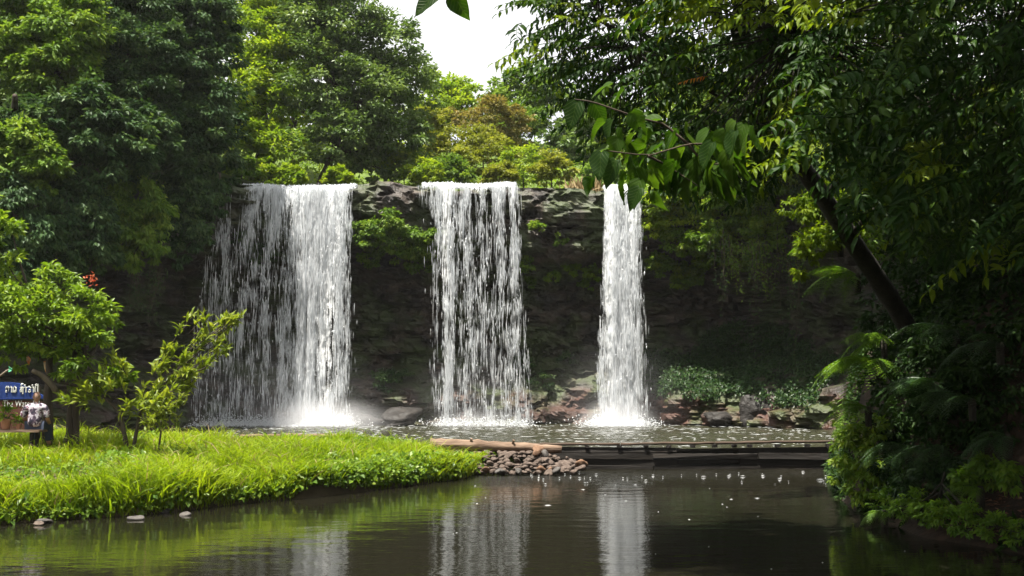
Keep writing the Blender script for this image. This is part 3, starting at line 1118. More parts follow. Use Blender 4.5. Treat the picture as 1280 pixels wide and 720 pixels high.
# ------------------------------------------------------------------ forest over the left cliff
LF = 'trees crowding the left cliff'


def topbase(px, Y):
    return ((px - 640) / F * Y, Y, ZT)


plant('forest_tree', 'tall dark tree wrapped in creepers next to the lime tree at the left falls', 'tree', topbase(255, 52.5),
      [(250, 30, 50, 42), (235, 85, 49.5, 44), (262, 130, 49.5, 36), (240, 175, 49, 42), (270, 190, 50, 30), (265, 60, 50, 34), (225, 215, 48.5, 34), (265, 225, 49.5, 24), (245, -40, 51, 50)],
      .45, M_forest, 400, 100, .26, group=LF, droop=.8)
plant('forest_tree', 'bluish green tree in the upper middle of the left forest', 'tree', topbase(150, 50),
      [(170, 20, 47, 45), (190, 70, 46.5, 42), (150, 60, 46, 40), (180, 120, 46, 40), (140, 110, 45.5, 36), (160, -40, 48, 55)], .4, M_forest, 330, 95, .22, group=LF, droop=.6)
plant('forest_tree', 'dark green tree in the top left corner of the forest', 'tree', topbase(50, 48),
      [(40, 20, 45, 52), (90, 40, 44, 46), (20, 80, 44, 46), (75, 95, 43.5, 42), (60, -40, 46, 60), (-30, 50, 45, 45)], .4, M_forest2, 370, 95, .26, group=LF, droop=.6)
plant('forest_tree', 'spreading green tree overhanging the middle of the left cliff', 'tree', topbase(115, 46),
      [(110, 150, 42.5, 44), (70, 175, 42, 42), (150, 185, 43, 40), (105, 205, 42, 38), (185, 165, 45, 36), (30, 165, 42, 40)], .35, M_forest, 340, 95, .25, group=LF, droop=.7)
plant('forest_tree', 'pale leaved low tree at the left edge above the bank tree', 'tree', topbase(5, 44),
      [(30, 190, 40.5, 34), (-15, 210, 40.5, 40), (55, 215, 40.5, 28)], .25, M_forest2, 190, 90, .24, group=LF, droop=.6)


for px, py, Y, r, m, lb in ((20, 110, 56, 85, M_forest, 'dark tree at the back of the left forest by the picture edge'), (120, 100, 57, 80, M_forest2, 'tree at the back of the left forest behind the bluish tree'), (215, 120, 58, 75, M_forest, 'dark tree at the back of the forest behind the creeper wrapped tree')):
    plant('forest_tree', lb, 'tree', topbase(px, Y + 1), [(px, py, Y, r), (px - r * .6, py + r * .7, Y, r * .6), (px + r * .6, py + r * .7, Y, r * .6), (px, py - r * .9, Y, r * .9)], .35, m, 150, 85, .36, group=LF, droop=.5)
RF = 'trees above the shaded right cliff'
plant('forest_tree', 'leafy tree leaning out from the brink, added to shade the hollow', 'tree', topbase(880, 54), [(900, 140, 49.5, 46), (940, 165, 49, 46), (970, 205, 48.5, 36), (990, 160, 48, 50)], .28, M_forest2, 230, 80, .25, group=RF, droop=.7)  # crown added to shade the cliff foot below it
for px, py, Y, r, m, lb in ((850, 150, 58, 55, M_forest2, 'green tree above the cliff right of the narrow falls, behind the big leaves'), (940, 140, 54, 65, M_forest, 'dark tree above the shaded hollow behind the overhanging branches'),
                            (1030, 160, 50, 75, M_forest, 'dark tree on the cliff behind the leaning trunk'), (1130, 150, 46, 90, M_forest, 'dark tree on the cliff behind the right thicket')):
    plant('forest_tree', lb, 'tree', topbase(px, Y + 2), [(px, py, Y, r), (px - r * .7, py + r * .5, Y - 1, r * .6), (px + r * .6, py + r * .6, Y - 1, r * .6), (px, py - r * .9, Y, r * .8), (px - .1 * r, py + r * .9, Y - 1.5, r * .6)], .3, m, 230, 80, .27, group=RF, droop=.6)


def curtain(label, px, py, Y, wpx, hpx, mat, ns, per, ls=.2):
    """creepers hanging down the face: stems with leaves"""
    p = P(px, py, Y)
    base = np.array((p.x, p.y, p.z))
    root = thing('hanging_creeper', label, 'creeper', base, 'creepers hanging over the cliff')
    A, B = Acc(), Acc()
    wm, hm = wpx / F * Y, hpx / F * Y
    for k in range(ns):
        x = R_.normal(0, .36) * wm
        top = base + np.array([x, R_.normal(0, .35), R_.uniform(-.15, .1) * hm])
        L = hm * R_.uniform(.35, 1.05) * (1 - .35 * abs(x) / wm)
        pts = bez(top, top + np.array([R_.normal(0, .15), R_.normal(0, .15) - .2, -L]), 9, (R_.normal(0, .12), -.2, 0), .05)
        V, fc = tube(pts, np.linspace(.022, .008, 9), 4)
        B.add(V, fc)
        t = R_.random(per) ** 1.2
        i = np.clip((t * 8).astype(int), 0, 7)
        f = t * 8 - i
        pos = pts[i] * (1 - f[:, None]) + pts[i + 1] * f[:, None] + R_.normal(0, .20, (per, 3)) * np.array([1, 1, .5]) * (1.15 - t[:, None])
        dv = R_.normal(0, .6, (per, 3)) + np.array([0, -.35, -.55])
        nr = R_.normal(0, .4, (per, 3)) + np.array([-.1, -.7, .7])
        ln = ls * R_.uniform(.6, 1.2, per)
        V, fc, li = leaves(pos, dv, nr, ln, ln * .5)
        A.add(V, fc, np.clip(.4 * R_.random() + .6 * R_.uniform(0, 1, per), 0, 1)[li])
    A.build('foliage', mat, root, base)
    tag(B.build('stem', M_twig, root, base), kind='stuff')
    return root


def hang(label, lobpx, mat, ncl):
    p = P(*lobpx[0][:3])
    plant('hanging_creeper', label, 'creeper', tuple(p), lobpx, .03, mat, ncl, 80, .22, group='creepers hanging over the cliff', droop=1.3, trunk=False, rc=.42, flat=1.1, up=.4)
    root = bpy.data.objects['hanging_creeper'] if False else C.objects[-1].parent
    B = Acc()
    q = np.array([P(*a[:3])[:] for a in lobpx]) - np.array(p)
    t = np.linspace(0, 1, len(q))
    tt = np.linspace(0, 1, 24)
    V, fc = tube(np.stack([np.interp(tt, t, q[:, k]) for k in range(3)], -1) + R_.normal(0, .05, (24, 3)), np.linspace(.04, .015, 24), 5)
    B.add(V, fc)
    B.build('stem', M_twig, root)


hang('dark leafy creeper mass on the cliff just left of the broad left falls', [(235, 250, 48.4, 26), (262, 262, 49.2, 16), (215, 275, 48, 22), (240, 295, 48.3, 20), (228, 320, 48, 15), (262, 235, 49.4, 18)], M_forest, 110)
hang('green leafy creeper mass hanging over the middle of the left cliff', [(165, 250, 44.6, 28), (190, 270, 45, 24), (150, 285, 44.2, 24), (178, 305, 44.6, 22), (160, 325, 44.2, 16), (195, 315, 45.2, 14)], M_forest2, 130)
hang('leafy creeper mass above the tops of the bank trees', [(95, 250, 42, 30), (120, 280, 42.2, 26), (75, 285, 41.6, 28), (105, 315, 41.8, 24), (85, 335, 41.4, 18), (130, 320, 42.6, 16)], M_forest, 140)
hang('leafy creeper mass at the far left edge behind the bank tree', [(15, 260, 40, 34), (45, 295, 40.2, 28), (-10, 310, 39.8, 32), (30, 340, 39.8, 26), (55, 350, 40.4, 20)], M_forest, 140)
curtain('thin straggling creeper dangling on the grey cliff beside the veil of water', 200, 330, 47.6, 40, 110, M_forest, 7, 30, .15)
curtain('thin dangling creeper on the grey cliff behind the bank tree', 175, 330, 46.4, 26, 90, M_forest, 5, 26, .15)


# greenery on the cliff by the falls; brighter leaf colours stand in for light
def cliff_bush(label, spots, mat, ncl, per, ls, name='cliff_shrub', droop=.6, out=.45):
    lob = []
    for px, py, rp in spots:
        p = P(px, py, 54)
        c, nrm_ = cliff_pt(p.x, p.z)
        q = P(px, py, c[1] - out - .1)
        r = rp / F * c[1]
        lob.append((q.x, c[1] - out, q.z, r, r * .8))
    base = np.array(lob[0][:3])
    root = thing(name, label, 'shrub', base, 'greenery growing on the cliff')
    A = Acc()
    cc, kk = foliage(A, lob, ncl, per, ls, droop=droop)
    A.build('foliage', mat, root, base)
    B = Acc()
    for m in range(0, len(cc), 3):
        l = np.array(lob[kk[m]])
        V, fc = tube(bez(l[:3] + np.array([0, .5, -.1]), cc[m], 5, (0, 0, .05), .02), np.linspace(.03, .01, 5), 4)
        B.add(V, fc)
    tag(B.build('stem', M_twig, root, base), kind='stuff')


cliff_bush('leafy shrub under the rock ledge between the left and middle falls', [(470, 295, 22), (500, 300, 24), (452, 292, 16), (525, 308, 20), (485, 280, 18), (540, 300, 16), (465, 322, 14), (510, 325, 16), (535, 330, 12)], M_forest2, 250, 60, .19, out=.8)
cliff_bush('dim green patch low on the rock between left and middle falls', [(480, 478, 16), (500, 472, 14)], M_forest, 34, 50, .16)
cliff_bush('small green tuft on the bare rock right of the middle falls', [(672, 283, 8)], M_weed, 10, 40, .16)
cliff_bush('pair of leafy tufts on the bare rock near the narrow falls', [(715, 335, 10), (690, 345, 8)], M_weed, 26, 45, .16)
cliff_bush('leafy shrub at the left edge of the narrow right falls', [(742, 340, 12), (735, 355, 9)], M_weed, 30, 50, .17)
cliff_bush('hanging green shrub on the rock between middle and narrow falls', [(655, 330, 12), (665, 350, 10), (700, 300, 8)], M_forest2, 40, 45, .16)
cliff_bush('mossy fern tuft behind the veil of the left falls', [(325, 320, 20), (305, 300, 14)], M_forest, 40, 45, .18)
cliff_bush('low dim shrubs at the rock foot right of the middle falls', [(680, 480, 16), (655, 455, 12), (705, 450, 14)], M_forest, 40, 50, .15)
cliff_bush('pale green shrub at the brink right of the narrow falls', [(825, 255, 22), (850, 245, 22), (818, 285, 18), (870, 270, 22), (840, 275, 18)], M_lime, 170, 60, .2, out=.9)
cliff_bush('ferny green shrub hanging on the cliff right of the narrow falls', [(840, 300, 18), (865, 305, 18), (825, 330, 16), (850, 345, 18), (880, 320, 18), (870, 345, 14)], M_weed, 170, 60, .19, out=1.1)
cliff_bush('dark shrub at the top of the shaded cliff near the overhanging tree', [(905, 265, 26), (940, 260, 28), (925, 295, 22), (960, 290, 24), (890, 295, 18), (915, 325, 18), (945, 325, 16)], M_weed, 220, 60, .2, out=1.0)
for lb, px, py, wpx, hpx, ns in (('creeper with lit tips hanging from the shaded cliff beside the overhanging tree', 945, 300, 70, 80, 26), ('thin long creeper dangling in the shaded hollow right of the narrow falls', 942, 320, 16, 170, 4), ('thin creeper dangling at the back of the hollow left of the long one', 905, 300, 14, 120, 3), ('straggling creeper at the right end of the shaded hollow', 985, 300, 40, 190, 8)):
    curtain(lb, px, py, 51.5, wpx, hpx, M_forest2 if ns > 20 else M_forest, ns, 36, .16)
# ground cover on the shaded talus
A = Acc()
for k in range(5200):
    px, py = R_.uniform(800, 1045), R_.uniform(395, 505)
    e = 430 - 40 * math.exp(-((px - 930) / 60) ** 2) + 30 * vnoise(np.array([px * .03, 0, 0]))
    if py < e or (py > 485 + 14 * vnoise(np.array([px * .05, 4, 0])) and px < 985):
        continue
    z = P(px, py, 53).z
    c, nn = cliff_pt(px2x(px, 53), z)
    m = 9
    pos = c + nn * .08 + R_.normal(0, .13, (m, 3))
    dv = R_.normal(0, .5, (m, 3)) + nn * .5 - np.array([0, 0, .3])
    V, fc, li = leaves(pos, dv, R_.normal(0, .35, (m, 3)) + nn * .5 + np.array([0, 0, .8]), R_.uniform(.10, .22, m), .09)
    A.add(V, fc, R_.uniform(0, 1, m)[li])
tag(A.build('ground_cover', M_fern_dark), 'dim green ground cover on the shaded foot of the cliff', 'ground cover', kind='stuff')  # dark leaf colour stands in for shade here


# ------------------------------------------------------------------ stones
def rock_mesh(name, seed, sub=2, rough=.28, sq=(1, .8, .65)):
    bm = bmesh.new()
    bmesh.ops.create_icosphere(bm, subdivisions=sub, radius=1)
    V = np.array([v.co[:] for v in bm.verts])
    d = 1 + rough * 2 * (fbm(V * 1.1 + seed * 7.7, 3) - .5) + .10 * (fbm(V * 3.1 + seed * 3.3, 2) - .5)
    for k in range(5):                                    # a few broken faces
        nrm_ = norm(np.random.default_rng(seed * 10 + k).normal(0, 1, (1, 3)))[0]
        h = V @ nrm_
        lim = .58
        d = np.where(h > lim, d * (lim / np.maximum(h, lim)) ** .8, d)
    V = V * d[:, None] * np.array(sq)
    for v, c in zip(bm.verts, V):
        v.co = c
    me = bpy.data.meshes.new(name)
    bm.to_mesh(me)
    bm.free()
    me.polygons.foreach_set('use_smooth', [sub > 2] * len(me.polygons))
    return me


RM = [rock_mesh('stone', s, 3, .46, (1, .8, .66)) for s in range(9)]
RMo = [m.copy() for m in RM[:3]]
RMg = [m.copy() for m in RM[3:7]]
for m in RM: m.materials.append(M_rock)
for m in RMo: m.materials.append(M_rock_b)
for m in RMg: m.materials.append(M_rock_g)


def stone(me, loc, s, label, group=None):
    o = obj('stone', me, None, None, loc, tuple(R_.uniform(-.5, .5, 2)) + (R_.uniform(0, 6.28),))
    o.scale = (s * R_.uniform(.85, 1.25), s * R_.uniform(.85, 1.15), s * R_.uniform(.8, 1.1))
    return tag(o, label, 'stone', group)


# heap against the dam: profile of its top edge in pixels
hxp = [548, 570, 600, 625, 660, 690, 715, 733]
hyt = [569, 567, 566, 565, 566, 570, 574, 581]
cnt = 0
for row in range(6):
    Yr = 30.55 + row * .33
    for k in range(26):
        px = 556 + k * 7.0 + R_.uniform(-3, 3) + (row % 2) * 3
        yt = float(np.interp(px, hxp, hyt))
        yb = 589 - 8 * sstep(715, 735, px)
        f = row / 5
        py = yb + (yt - yb) * f + R_.uniform(-1.5, 1.5)
        if px > 732 - 2.2 * row or (px < 590 and row < 3):
            continue
        p = P(px, py, Yr)
        s = R_.lognormal(-2.08, .26)
        me = RM[R_.integers(9)] if R_.random() < .94 else RMo[R_.integers(3)]
        stone(me, (p.x, Yr, p.z - .02), s, 'brown stone in the heap against the timber dam', 'stones heaped against the dam')
        cnt += 1
for px, py, Y, s, me, lb in ((671, 563, 31.9, .20, RMo[0], 'large orange stone on top of the heap against the dam'), (574, 570, 31.6, .15, RMo[1], 'orange stone at the left end of the heap'),
                             (727, 580, 31.2, .20, RMo[2], 'long reddish stone at the right tip of the heap'), (625, 589, 30.4, .15, RMg[0], 'pale stone at the waterline on the left of the heap'),
                             (648, 589, 30.4, .13, RMg[1], 'pale stone at the waterline in the middle of the heap'), (694, 588, 30.4, .16, RMg[2], 'pale stone at the waterline on the right of the heap'), (682, 568, 31.5, .17, RMg[3], 'grey brown stone just right of the large orange one')):
    p = P(px, py, Y)
    stone(me, (p.x, Y, p.z), s, lb, 'stones heaped against the dam')
for px, py, s, me, lb in ((172, 645, .20, RMg[0], 'rounded grey stone in the water below the grassy bank'), (205, 637, .17, RMg[1], 'grey stone at the water edge under overhanging grass'), (230, 640, .14, RMg[2], 'small flat stone in the water right of the two grey ones'),
                          (56, 650, .15, RMg[3], 'grey stone at the foot of the bank near the left edge'), (48, 652, .11, RM[2], 'small brown stone at the foot of the bank at far left'), (427, 600, .20, RM[4], 'brown stone in the eroded edge of the grassy bank')):
    Y = CAMZ * F / (py - 480) * .995
    p = P(px, py, Y)
    o = stone(me, (p.x, p.y, .02 if py > 620 else .12), s, lb, 'stones along the grassy bank')
    o.scale.z *= .7
    o.rotation_euler = (R_.normal(0, .1), R_.normal(0, .1), R_.uniform(0, 6.28))
# boulders at the foot of the cliff
bo = rock_mesh('boulder', 31, 4, .42, (1, .8, .7))
bo.materials.append(M_boulder)
bo2 = rock_mesh('boulder', 45, 4, .4, (1, .8, .6))
bo2.materials.append(M_boulder)
for px, py, Y, sx_, sz_, me, lb in ((955, 512, 50.6, 1.35, 1.15, bo, 'big dark slanting boulder at the cliff foot on the right'), (905, 522, 50.8, 1.3, .55, bo2, 'low dark boulder left of the big slanting one'),
                                    (500, 520, 52.4, 1.5, .75, bo2, 'long dark boulder at the rock foot between left and middle falls'),
                                    (465, 523, 52.2, .8, .5, bo, 'small dark boulder beside the foot of the broad left falls')):
    p = P(px, py, Y)
    o = obj('boulder', me, None, None, (p.x, Y, p.z - .15), (0, .15, R_.uniform(0, 6.28) if me is bo2 else .6))
    o.scale = (sx_, sx_, sz_ * 1.3)
    tag(o, lb, 'boulder', 'boulders at the foot of the cliff')

# ------------------------------------------------------------------ timber dam
def box(acc, c, s, rz=0.0, ry=0.0, jit=.004):
    V = np.array([[x, y, z] for x in (-.5, .5) for y in (-.5, .5) for z in (-.5, .5)]) * np.array(s)
    V += R_.normal(0, jit, V.shape)
    M = np.array(Euler((0, ry, rz)).to_matrix())
    V = V @ M.T + np.array(c)
    acc.add(V, [np.array([[0, 1, 3, 2], [4, 6, 7, 5], [0, 4, 5, 1], [2, 3, 7, 6], [0, 2, 6, 4], [1, 5, 7, 3]])])


DY = 32.7
dl, dr = P(690, 580, DY).x, P(1062, 580, DY).x
dam = thing('timber_dam', 'low dark timber dam across the pool with a thin rail on blocks', 'dam', ((dl + dr) / 2, DY, 0))
doff = ((dl + dr) / 2, DY, 0)
for k, (z0, z1, yy) in enumerate(((-.45, .10, .02), (.115, .30, .05), (.315, .47, .0), (.485, .62, .06))):
    L = dr - dl
    cuts = [0, .34 + .08 * (k % 2), .69 - .06 * (k % 2), 1]
    for a, b_ in zip(cuts[:-1], cuts[1:]):
        A = Acc()
        box(A, (dl + L * (a + b_) / 2, DY + yy + R_.normal(0, .008), (z0 + z1) / 2), (L * (b_ - a) - .02, .12, z1 - z0), 0, R_.normal(0, .004), .02)
        A.build('board', M_board, dam, doff)
for px in (737, 775, 808, 838, 866, 893, 916, 937, 973, 1010, 1036):
    x = P(px, 560, DY).x
    A = Acc()
    box(A, (x + R_.normal(0, .03), DY + .02, .655 + .012 * (px - 737) / 100), (.13, .2, .075 + .02 * (px - 737) / 300), 0, 0, .008)
    A.build('block', M_board, dam, doff)
for a, b_ in ((640, 775), (776, 893), (894, 1060)):
    pa, pb = P(a, 552, DY).x, P(b_, 552, DY).x
    za = .72 + .028 * max(0, (a - 737)) / 100
    zb = .72 + .028 * max(0, (b_ - 737)) / 100
    A = Acc()
    V, fc = tube(bez((pa, DY - .02, za), (pb, DY - .02, zb), 14, (0, 0, .008), .006), .042 + R_.normal(0, .004, 14), 7)
    A.add(V, fc)
    A.build('rail', M_rail, dam, doff, smooth=True)
# the thick pale log at its left end, and one behind the grass
for (xa, ya, xb, yb_, r0, r1, Y0, lb) in ((538, 556.5, 702, 562, .20, .11, 32.35, 'thick pale fallen log at the left end of the dam'), (300, 546, 447, 546, .07, .06, 33.9, 'thin log behind the grass in front of the left falls')):
    a, b_ = P(xa, ya, Y0), P(xb, yb_, Y0)
    A = Acc()
    n = 26
    V, fc = tube(bez(a, b_, n, (0, 0, .03), .008), np.linspace(r0, r1, n) * (1 + R_.normal(0, .05, n)), 12)
    c = np.array(((a + b_) / 2)[:])
    A.add(V - c, fc)
    root = thing('fallen_log', lb, 'log', tuple(c))
    A.build('trunk', M_log, root, smooth=True)
    B = Acc()
    for f in (.3, .62):
        q = np.array(a) * (1 - f) + np.array(b_) * f - c
        V, fc = tube(bez(q, q + np.array([.05, -.12, .20]) * (r0 / .17), 4), np.linspace(.045, .03, 4) * (r0 / .17), 6)
        B.add(V, fc)
        B.build('branch_stub', M_log, root)
        B = Acc()

# ------------------------------------------------------------------ grass and weeds on the left bank
def bank_pts(n, xlo=-16.5, xhi=.2, smax=1.0):
    x = R_.uniform(xlo, xhi, n)
    s = R_.random(n) ** 1.25 * smax
    y0 = np.interp(x, wx, wy) - .15
    y = y0 + s * (33.6 - y0)
    z = bank_z(x, y)
    k = (z > -.02)
    return np.stack([x, y, z], -1)[k], (y - y0)[k]


def blades(n, lo, hi, wd, name, mat, label, xlo=-16.5, smax=1.0):
    p, s = bank_pts(n, xlo, .2, smax)
    n = len(p)
    pat = fbm(np.stack([p[:, 0] * .8, p[:, 1] * .8, p[:, 0] * 0], -1), 3)
    seat = np.exp(-((p[:, 0] + 11.9) / 1.5) ** 2) * sstep(21.5, 23.5, p[:, 1]) * sstep(26.3, 26.0, p[:, 1])   # trodden grass round the bench
    k = (pat > R_.uniform(.26, .56, n)) & (R_.random(n) > .6 * seat)
    seat = seat[k]
    p, s, pat = p[k], s[k], pat[k]
    n = len(p)
    H = R_.uniform(lo, hi, n) * (.15 + 1.7 * pat) * (1 - .45 * seat) * (1 - .45 * sstep(-3.2, -.6, p[:, 0]))
    d = R_.normal(0, .35, (n, 3))
    d[:, 2] = 1
    d[:, 1] -= .35 * np.exp(-s / .5)
    d = norm(d)
    bendv = R_.normal(0, 1, (n, 3)) * np.array([1, 1, 0])
    bendv[:, 1] -= .5
    bendv = norm(bendv)
    sd = norm(np.cross(d, R_.normal(0, 1, (n, 3))))
    w_ = R_.uniform(.6, 1.3, n) * wd
    m1 = p + d * (H * .45)[:, None] + bendv * (H * .06)[:, None]
    m2 = p + d * (H * .80)[:, None] + bendv * (H * .26)[:, None]
    tip = p + d * (H * .93)[:, None] + bendv * (H * .58)[:, None]
    V = np.stack([p - sd * (w_ * .4)[:, None], p + sd * (w_ * .4)[:, None], m1 + sd * (w_ * .5)[:, None], m1 - sd * (w_ * .5)[:, None], m2 + sd * (w_ * .35)[:, None], m2 - sd * (w_ * .35)[:, None], tip], 1)
    fq = np.array([[0, 1, 2, 3], [3, 2, 4, 5]])
    ft = np.array([[5, 4, 6]])
    b_ = (np.arange(n) * 7)[:, None, None]
    A = Acc()
    r = np.clip(.45 * R_.random(n) + .75 * (fbm(np.stack([p[:, 0] * .5, p[:, 1] * .5, p[:, 0] * 0 + 5], -1), 3) - .15), 0, 1)
    A.add(V.reshape(-1, 3), [(fq[None] + b_).reshape(-1, 4), (ft[None] + b_).reshape(-1, 3)], np.repeat(r, 7))
    tag(A.build(name, mat), label, 'grass', kind='stuff')


blades(86000, .18, .52, .025, 'grass', M_grass, 'bright green grass covering the left bank')
blades(4200, .36, .74, .020, 'tall_grass', M_grass, 'taller grass stems standing out of the left bank')
blades(17000, .22, .60, .026, 'edge_grass', M_grass, 'grass hanging over the water along the left bank', smax=.09)
blades(2600, .30, .66, .018, 'dry_stems', M_dry, 'dry tan stems scattered through the grass of the left bank')
# broad-leaved weeds
p, s = bank_pts(4600, -14)
pat = fbm(np.stack([p[:, 0] * .6 + 30, p[:, 1] * .6, p[:, 0] * 0], -1), 3)
k = ((pat > .53) | (s < .5)) & (np.abs(p[:, 0] + 11.9) > 1.3)
p = p[k][:2600]
pe, se = bank_pts(2000, -14, .2, .05)
pe[:, 2] = np.maximum(pe[:, 2] * .6, .02)
p = np.concatenate([p, pe])
A = Acc()
m = 16
i = np.repeat(np.arange(len(p)), m)
N = len(i)
hgt = R_.uniform(.10, .34, len(p)) + .5 * np.clip(fbm(np.stack([p[:, 0] * .9, p[:, 1] * .9, p[:, 0] * 0 + 12], -1), 2) - .5, 0, 1)
pos = p[i] + R_.normal(0, .10, (N, 3)) * np.array([1, 1, 0]) + np.array([0, 0, 1]) * (hgt[i] * R_.uniform(.3, 1.05, N))[:, None]
dv = R_.normal(0, .7, (N, 3)) + np.array([0, -.15, -.05])
nr = R_.normal(0, .35, (N, 3)) + np.array([0, -.2, 1])
ln = R_.uniform(.05, .14, N) * R_.uniform(.6, 1.5, len(p))[i]
V, fc, li = leaves(pos, dv, nr, ln, ln * .65)
A.add(V, fc, np.clip(.5 * R_.random(len(p))[i] + .5 * R_.random(N), 0, 1)[li])
tag(A.build('weeds', M_weed), 'broad leaved weeds mixed into the grass of the left bank', 'weeds', kind='stuff')

# ------------------------------------------------------------------ bank trees
def bpt(px, Y):
    x = (px - 640) / F * Y
    return (x, Y, float(bank_z(x, Y)) - .08)


BT = 'small trees on the left bank'
base = np.array(bpt(80, 26.5))
lobpx = [(50, 405, 26.5, 50), (105, 385, 26.3, 42), (10, 392, 26, 46), (80, 432, 26, 40), (130, 420, 26.8, 32), (40, 432, 26.5, 30), (110, 455, 26.4, 36), (15, 350, 26.6, 36), (60, 365, 26.8, 30), (-30, 400, 26.4, 45), (0, 300, 26.8, 28), (-8, 262, 27, 22), (140, 465, 26.2, 22)]
lob = [(*(np.array(P(a, b_, c)) + R_.normal(0, .12, 3)), .86 * r / F * c, .8 * r / F * c) for a, b_, c, r in lobpx]
t1 = thing('bank_tree', 'bushy bright green tree with dark forked trunks over the blue sign', 'tree', base, BT)
A = Acc()
cc, kk = foliage(A, lob, 250, 42, .18, asp=.42, droop=.2, rc=.30, tmpl=LEAF6, flat=.6, core=.12)
A.build('crown', M_bank, t1, base)
B = Acc()
for sx_, tx, ty, r in ((68, 66, 425, .15), (84, 105, 430, .12), (96, 84, 385, .10)):
    a = np.array(bpt(sx_, 26.5))
    e = np.array(P(tx, ty, 26.5))
    tp = bez(a, e, 10, ((a[0] - base[0]) * .4, 0, 0), .03)
    V, fc = tube(tp, np.linspace(r, r * .4, 10), 9)
    B.add(V, fc)
    for _ in range(7):
        okc = np.where((cc[:, 0] > P(48, 0, 26.5).x) | (cc[:, 2] > P(0, 400, 26.5).z))[0]
        m = R_.choice(okc)
        V, fc = tube(bez(tp[R_.integers(5, 10)], cc[m], 7, (0, 0, -.1), .04), np.linspace(r * .4, .012, 7), 5)
        B.add(V, fc)
B.build('trunk', M_bark, t1, base, smooth=True)
B = Acc()
V, fc = tube(bez(P(70, 489, 26.3), P(40, 463, 25.9), 8, (0, 0, .08), .01), np.linspace(.075, .05, 8), 9)
B.add(V, fc)
o = B.build('sawn_limb', M_bark_pale, t1, base, smooth=True)
# red blossoms
A = Acc()
for px, py in ((112, 347), (116, 352)):
    c = np.array(P(px, py, 26.1))
    pos = c + R_.normal(0, .06, (14, 3))
    V, fc, li = leaves(pos, rdir(14), rdir(14, .5), .09, .05)
    A.add(V, fc, R_.random(14)[li])
M_red = leaf_mat('red_blossom', (.35, .05, .02), (.5, .10, .04), (.55, .2, .1), .3, .5, (1.1, .9, .9))
A.build('blossom', M_red, t1, base)


def sapling(label, base, stems, ls, mat, sprays):
    """slim tree: leaf rosettes in whorls at the ends of arching twigs"""
    base = np.array(base)
    root = thing('sapling', label, 'sapling', base, BT)
    B, A = Acc(), Acc()
    for pts, r in stems:
        q = np.array([base] + [P(*p_)[:] for p_ in pts])
        t = np.linspace(0, 1, len(q))
        tt = np.linspace(0, 1, 14)
        qq = np.stack([np.interp(tt, t, q[:, k]) for k in range(3)], -1)
        V, fc = tube(qq, np.linspace(r, r * .3, 14), 7)
        B.add(V, fc)
        sprays_here = [s_ for s_ in sprays]
    for (px, py, Y, spread, n) in sprays:
        c = np.array(P(px, py, Y))
        for k in range(n):
            d = rdir(1, .5)[0]
            tip = c + R_.normal(0, .5, 3) * spread / F * Y * np.array([1, 1, .8])
            src = tip + (base + np.array([0, 0, 1.2]) - tip) * .18
            V, fc = tube(bez(src, tip, 5, (0, 0, -.04)), np.linspace(.014, .006, 5), 4)
            B.add(V, fc)
            m = 11
            f = R_.uniform(0, 1, m)[:, None]
            ax = norm((tip - src)[None])[0]
            pos = tip - ax * .28 * f
            dv = R_.normal(0, .8, (m, 3)) + ax * .8 + np.array([0, 0, .35])
            ln = ls * R_.uniform(.6, 1.2, m)
            V, fc, li = leaves(pos, dv, R_.normal(0, .4, (m, 3)) + np.array([0, 0, 1]), ln, ln * .30, LEAF6)
            A.add(V, fc, np.clip(.4 * R_.random() + .6 * R_.random(m), 0, 1)[li])
    A.build('crown', mat, root, base)
    B.build('trunk', M_bark, root, base, smooth=True)


sapling('slender sapling with yellow green leaf whorls leaning right over the grass', bpt(168, 26.2), [([(150, 515, 26.2), (128, 495, 26.1)], .07), ([(175, 515, 26.2), (205, 480, 26.2), (265, 425, 26.3)], .05)], .27, M_sap,
        [(120, 480, 26.1, 34, 15), (150, 460, 26.1, 26, 9), (100, 495, 26, 24, 8), (262, 412, 26.3, 30, 13), (290, 400, 26.3, 18, 7), (240, 440, 26.2, 26, 8), (215, 465, 26.2, 34, 17), (195, 495, 26, 34, 19), (245, 470, 26.2, 24, 9), (175, 505, 25.9, 28, 10), (285, 425, 26.3, 16, 4)])
sapling('young bush with whorled leaves in front of the broad left falls', bpt(200, 25.6), [([(203, 525, 25.6), (210, 505, 25.6)], .03)], .17, M_sap, [(205, 515, 25.6, 24, 18), (190, 528, 25.5, 18, 12), (225, 505, 25.6, 18, 10)])

# ------------------------------------------------------------------ sign, bench, person, pots, cloth
def flat_mat(name, c, rough=.6, sp=.3):
    return noise_mat(name, [(.3, tuple(v * .82 for v in c)), (.7, c)], 4.0, rough, .08, spec=sp)


M_blue_p = noise_mat('sign_blue', [(.3, (.004, .018, .10)), (.7, (.008, .035, .19))], 5, .7, .1)
M_brown_p = noise_mat('sign_brown', [(.3, (.055, .018, .012)), (.7, (.10, .035, .022))], 3, .7, .2)
M_letter = flat_mat('sign_white', (.62, .62, .60))
SY = 29.5
sa, sb = P(-60, 489, SY), P(57, 489, SY)
SXW = sb.x - sa.x
ztop, zmid, zbot = P(0, 477.5, SY).z, P(0, 501, SY).z, P(0, 538, SY).z
sign = thing('sign', 'blue sign with white lettering over a brown painted board', 'sign', ((sa.x + sb.x) / 2, SY, float(bank_z(-13, SY))))
so = np.array(sign.location)


def prism(acc, pts, y0, y1):
    n = len(pts)
    V = np.array([(x, y0, z) for x, z in pts] + [(x, y1, z) for x, z in pts])
    i = np.arange(n)
    j = (i + 1) % n
    acc.add(V, [i[None], (i[::-1] + n)[None], np.stack([i, i + n, j + n, j], -1)])


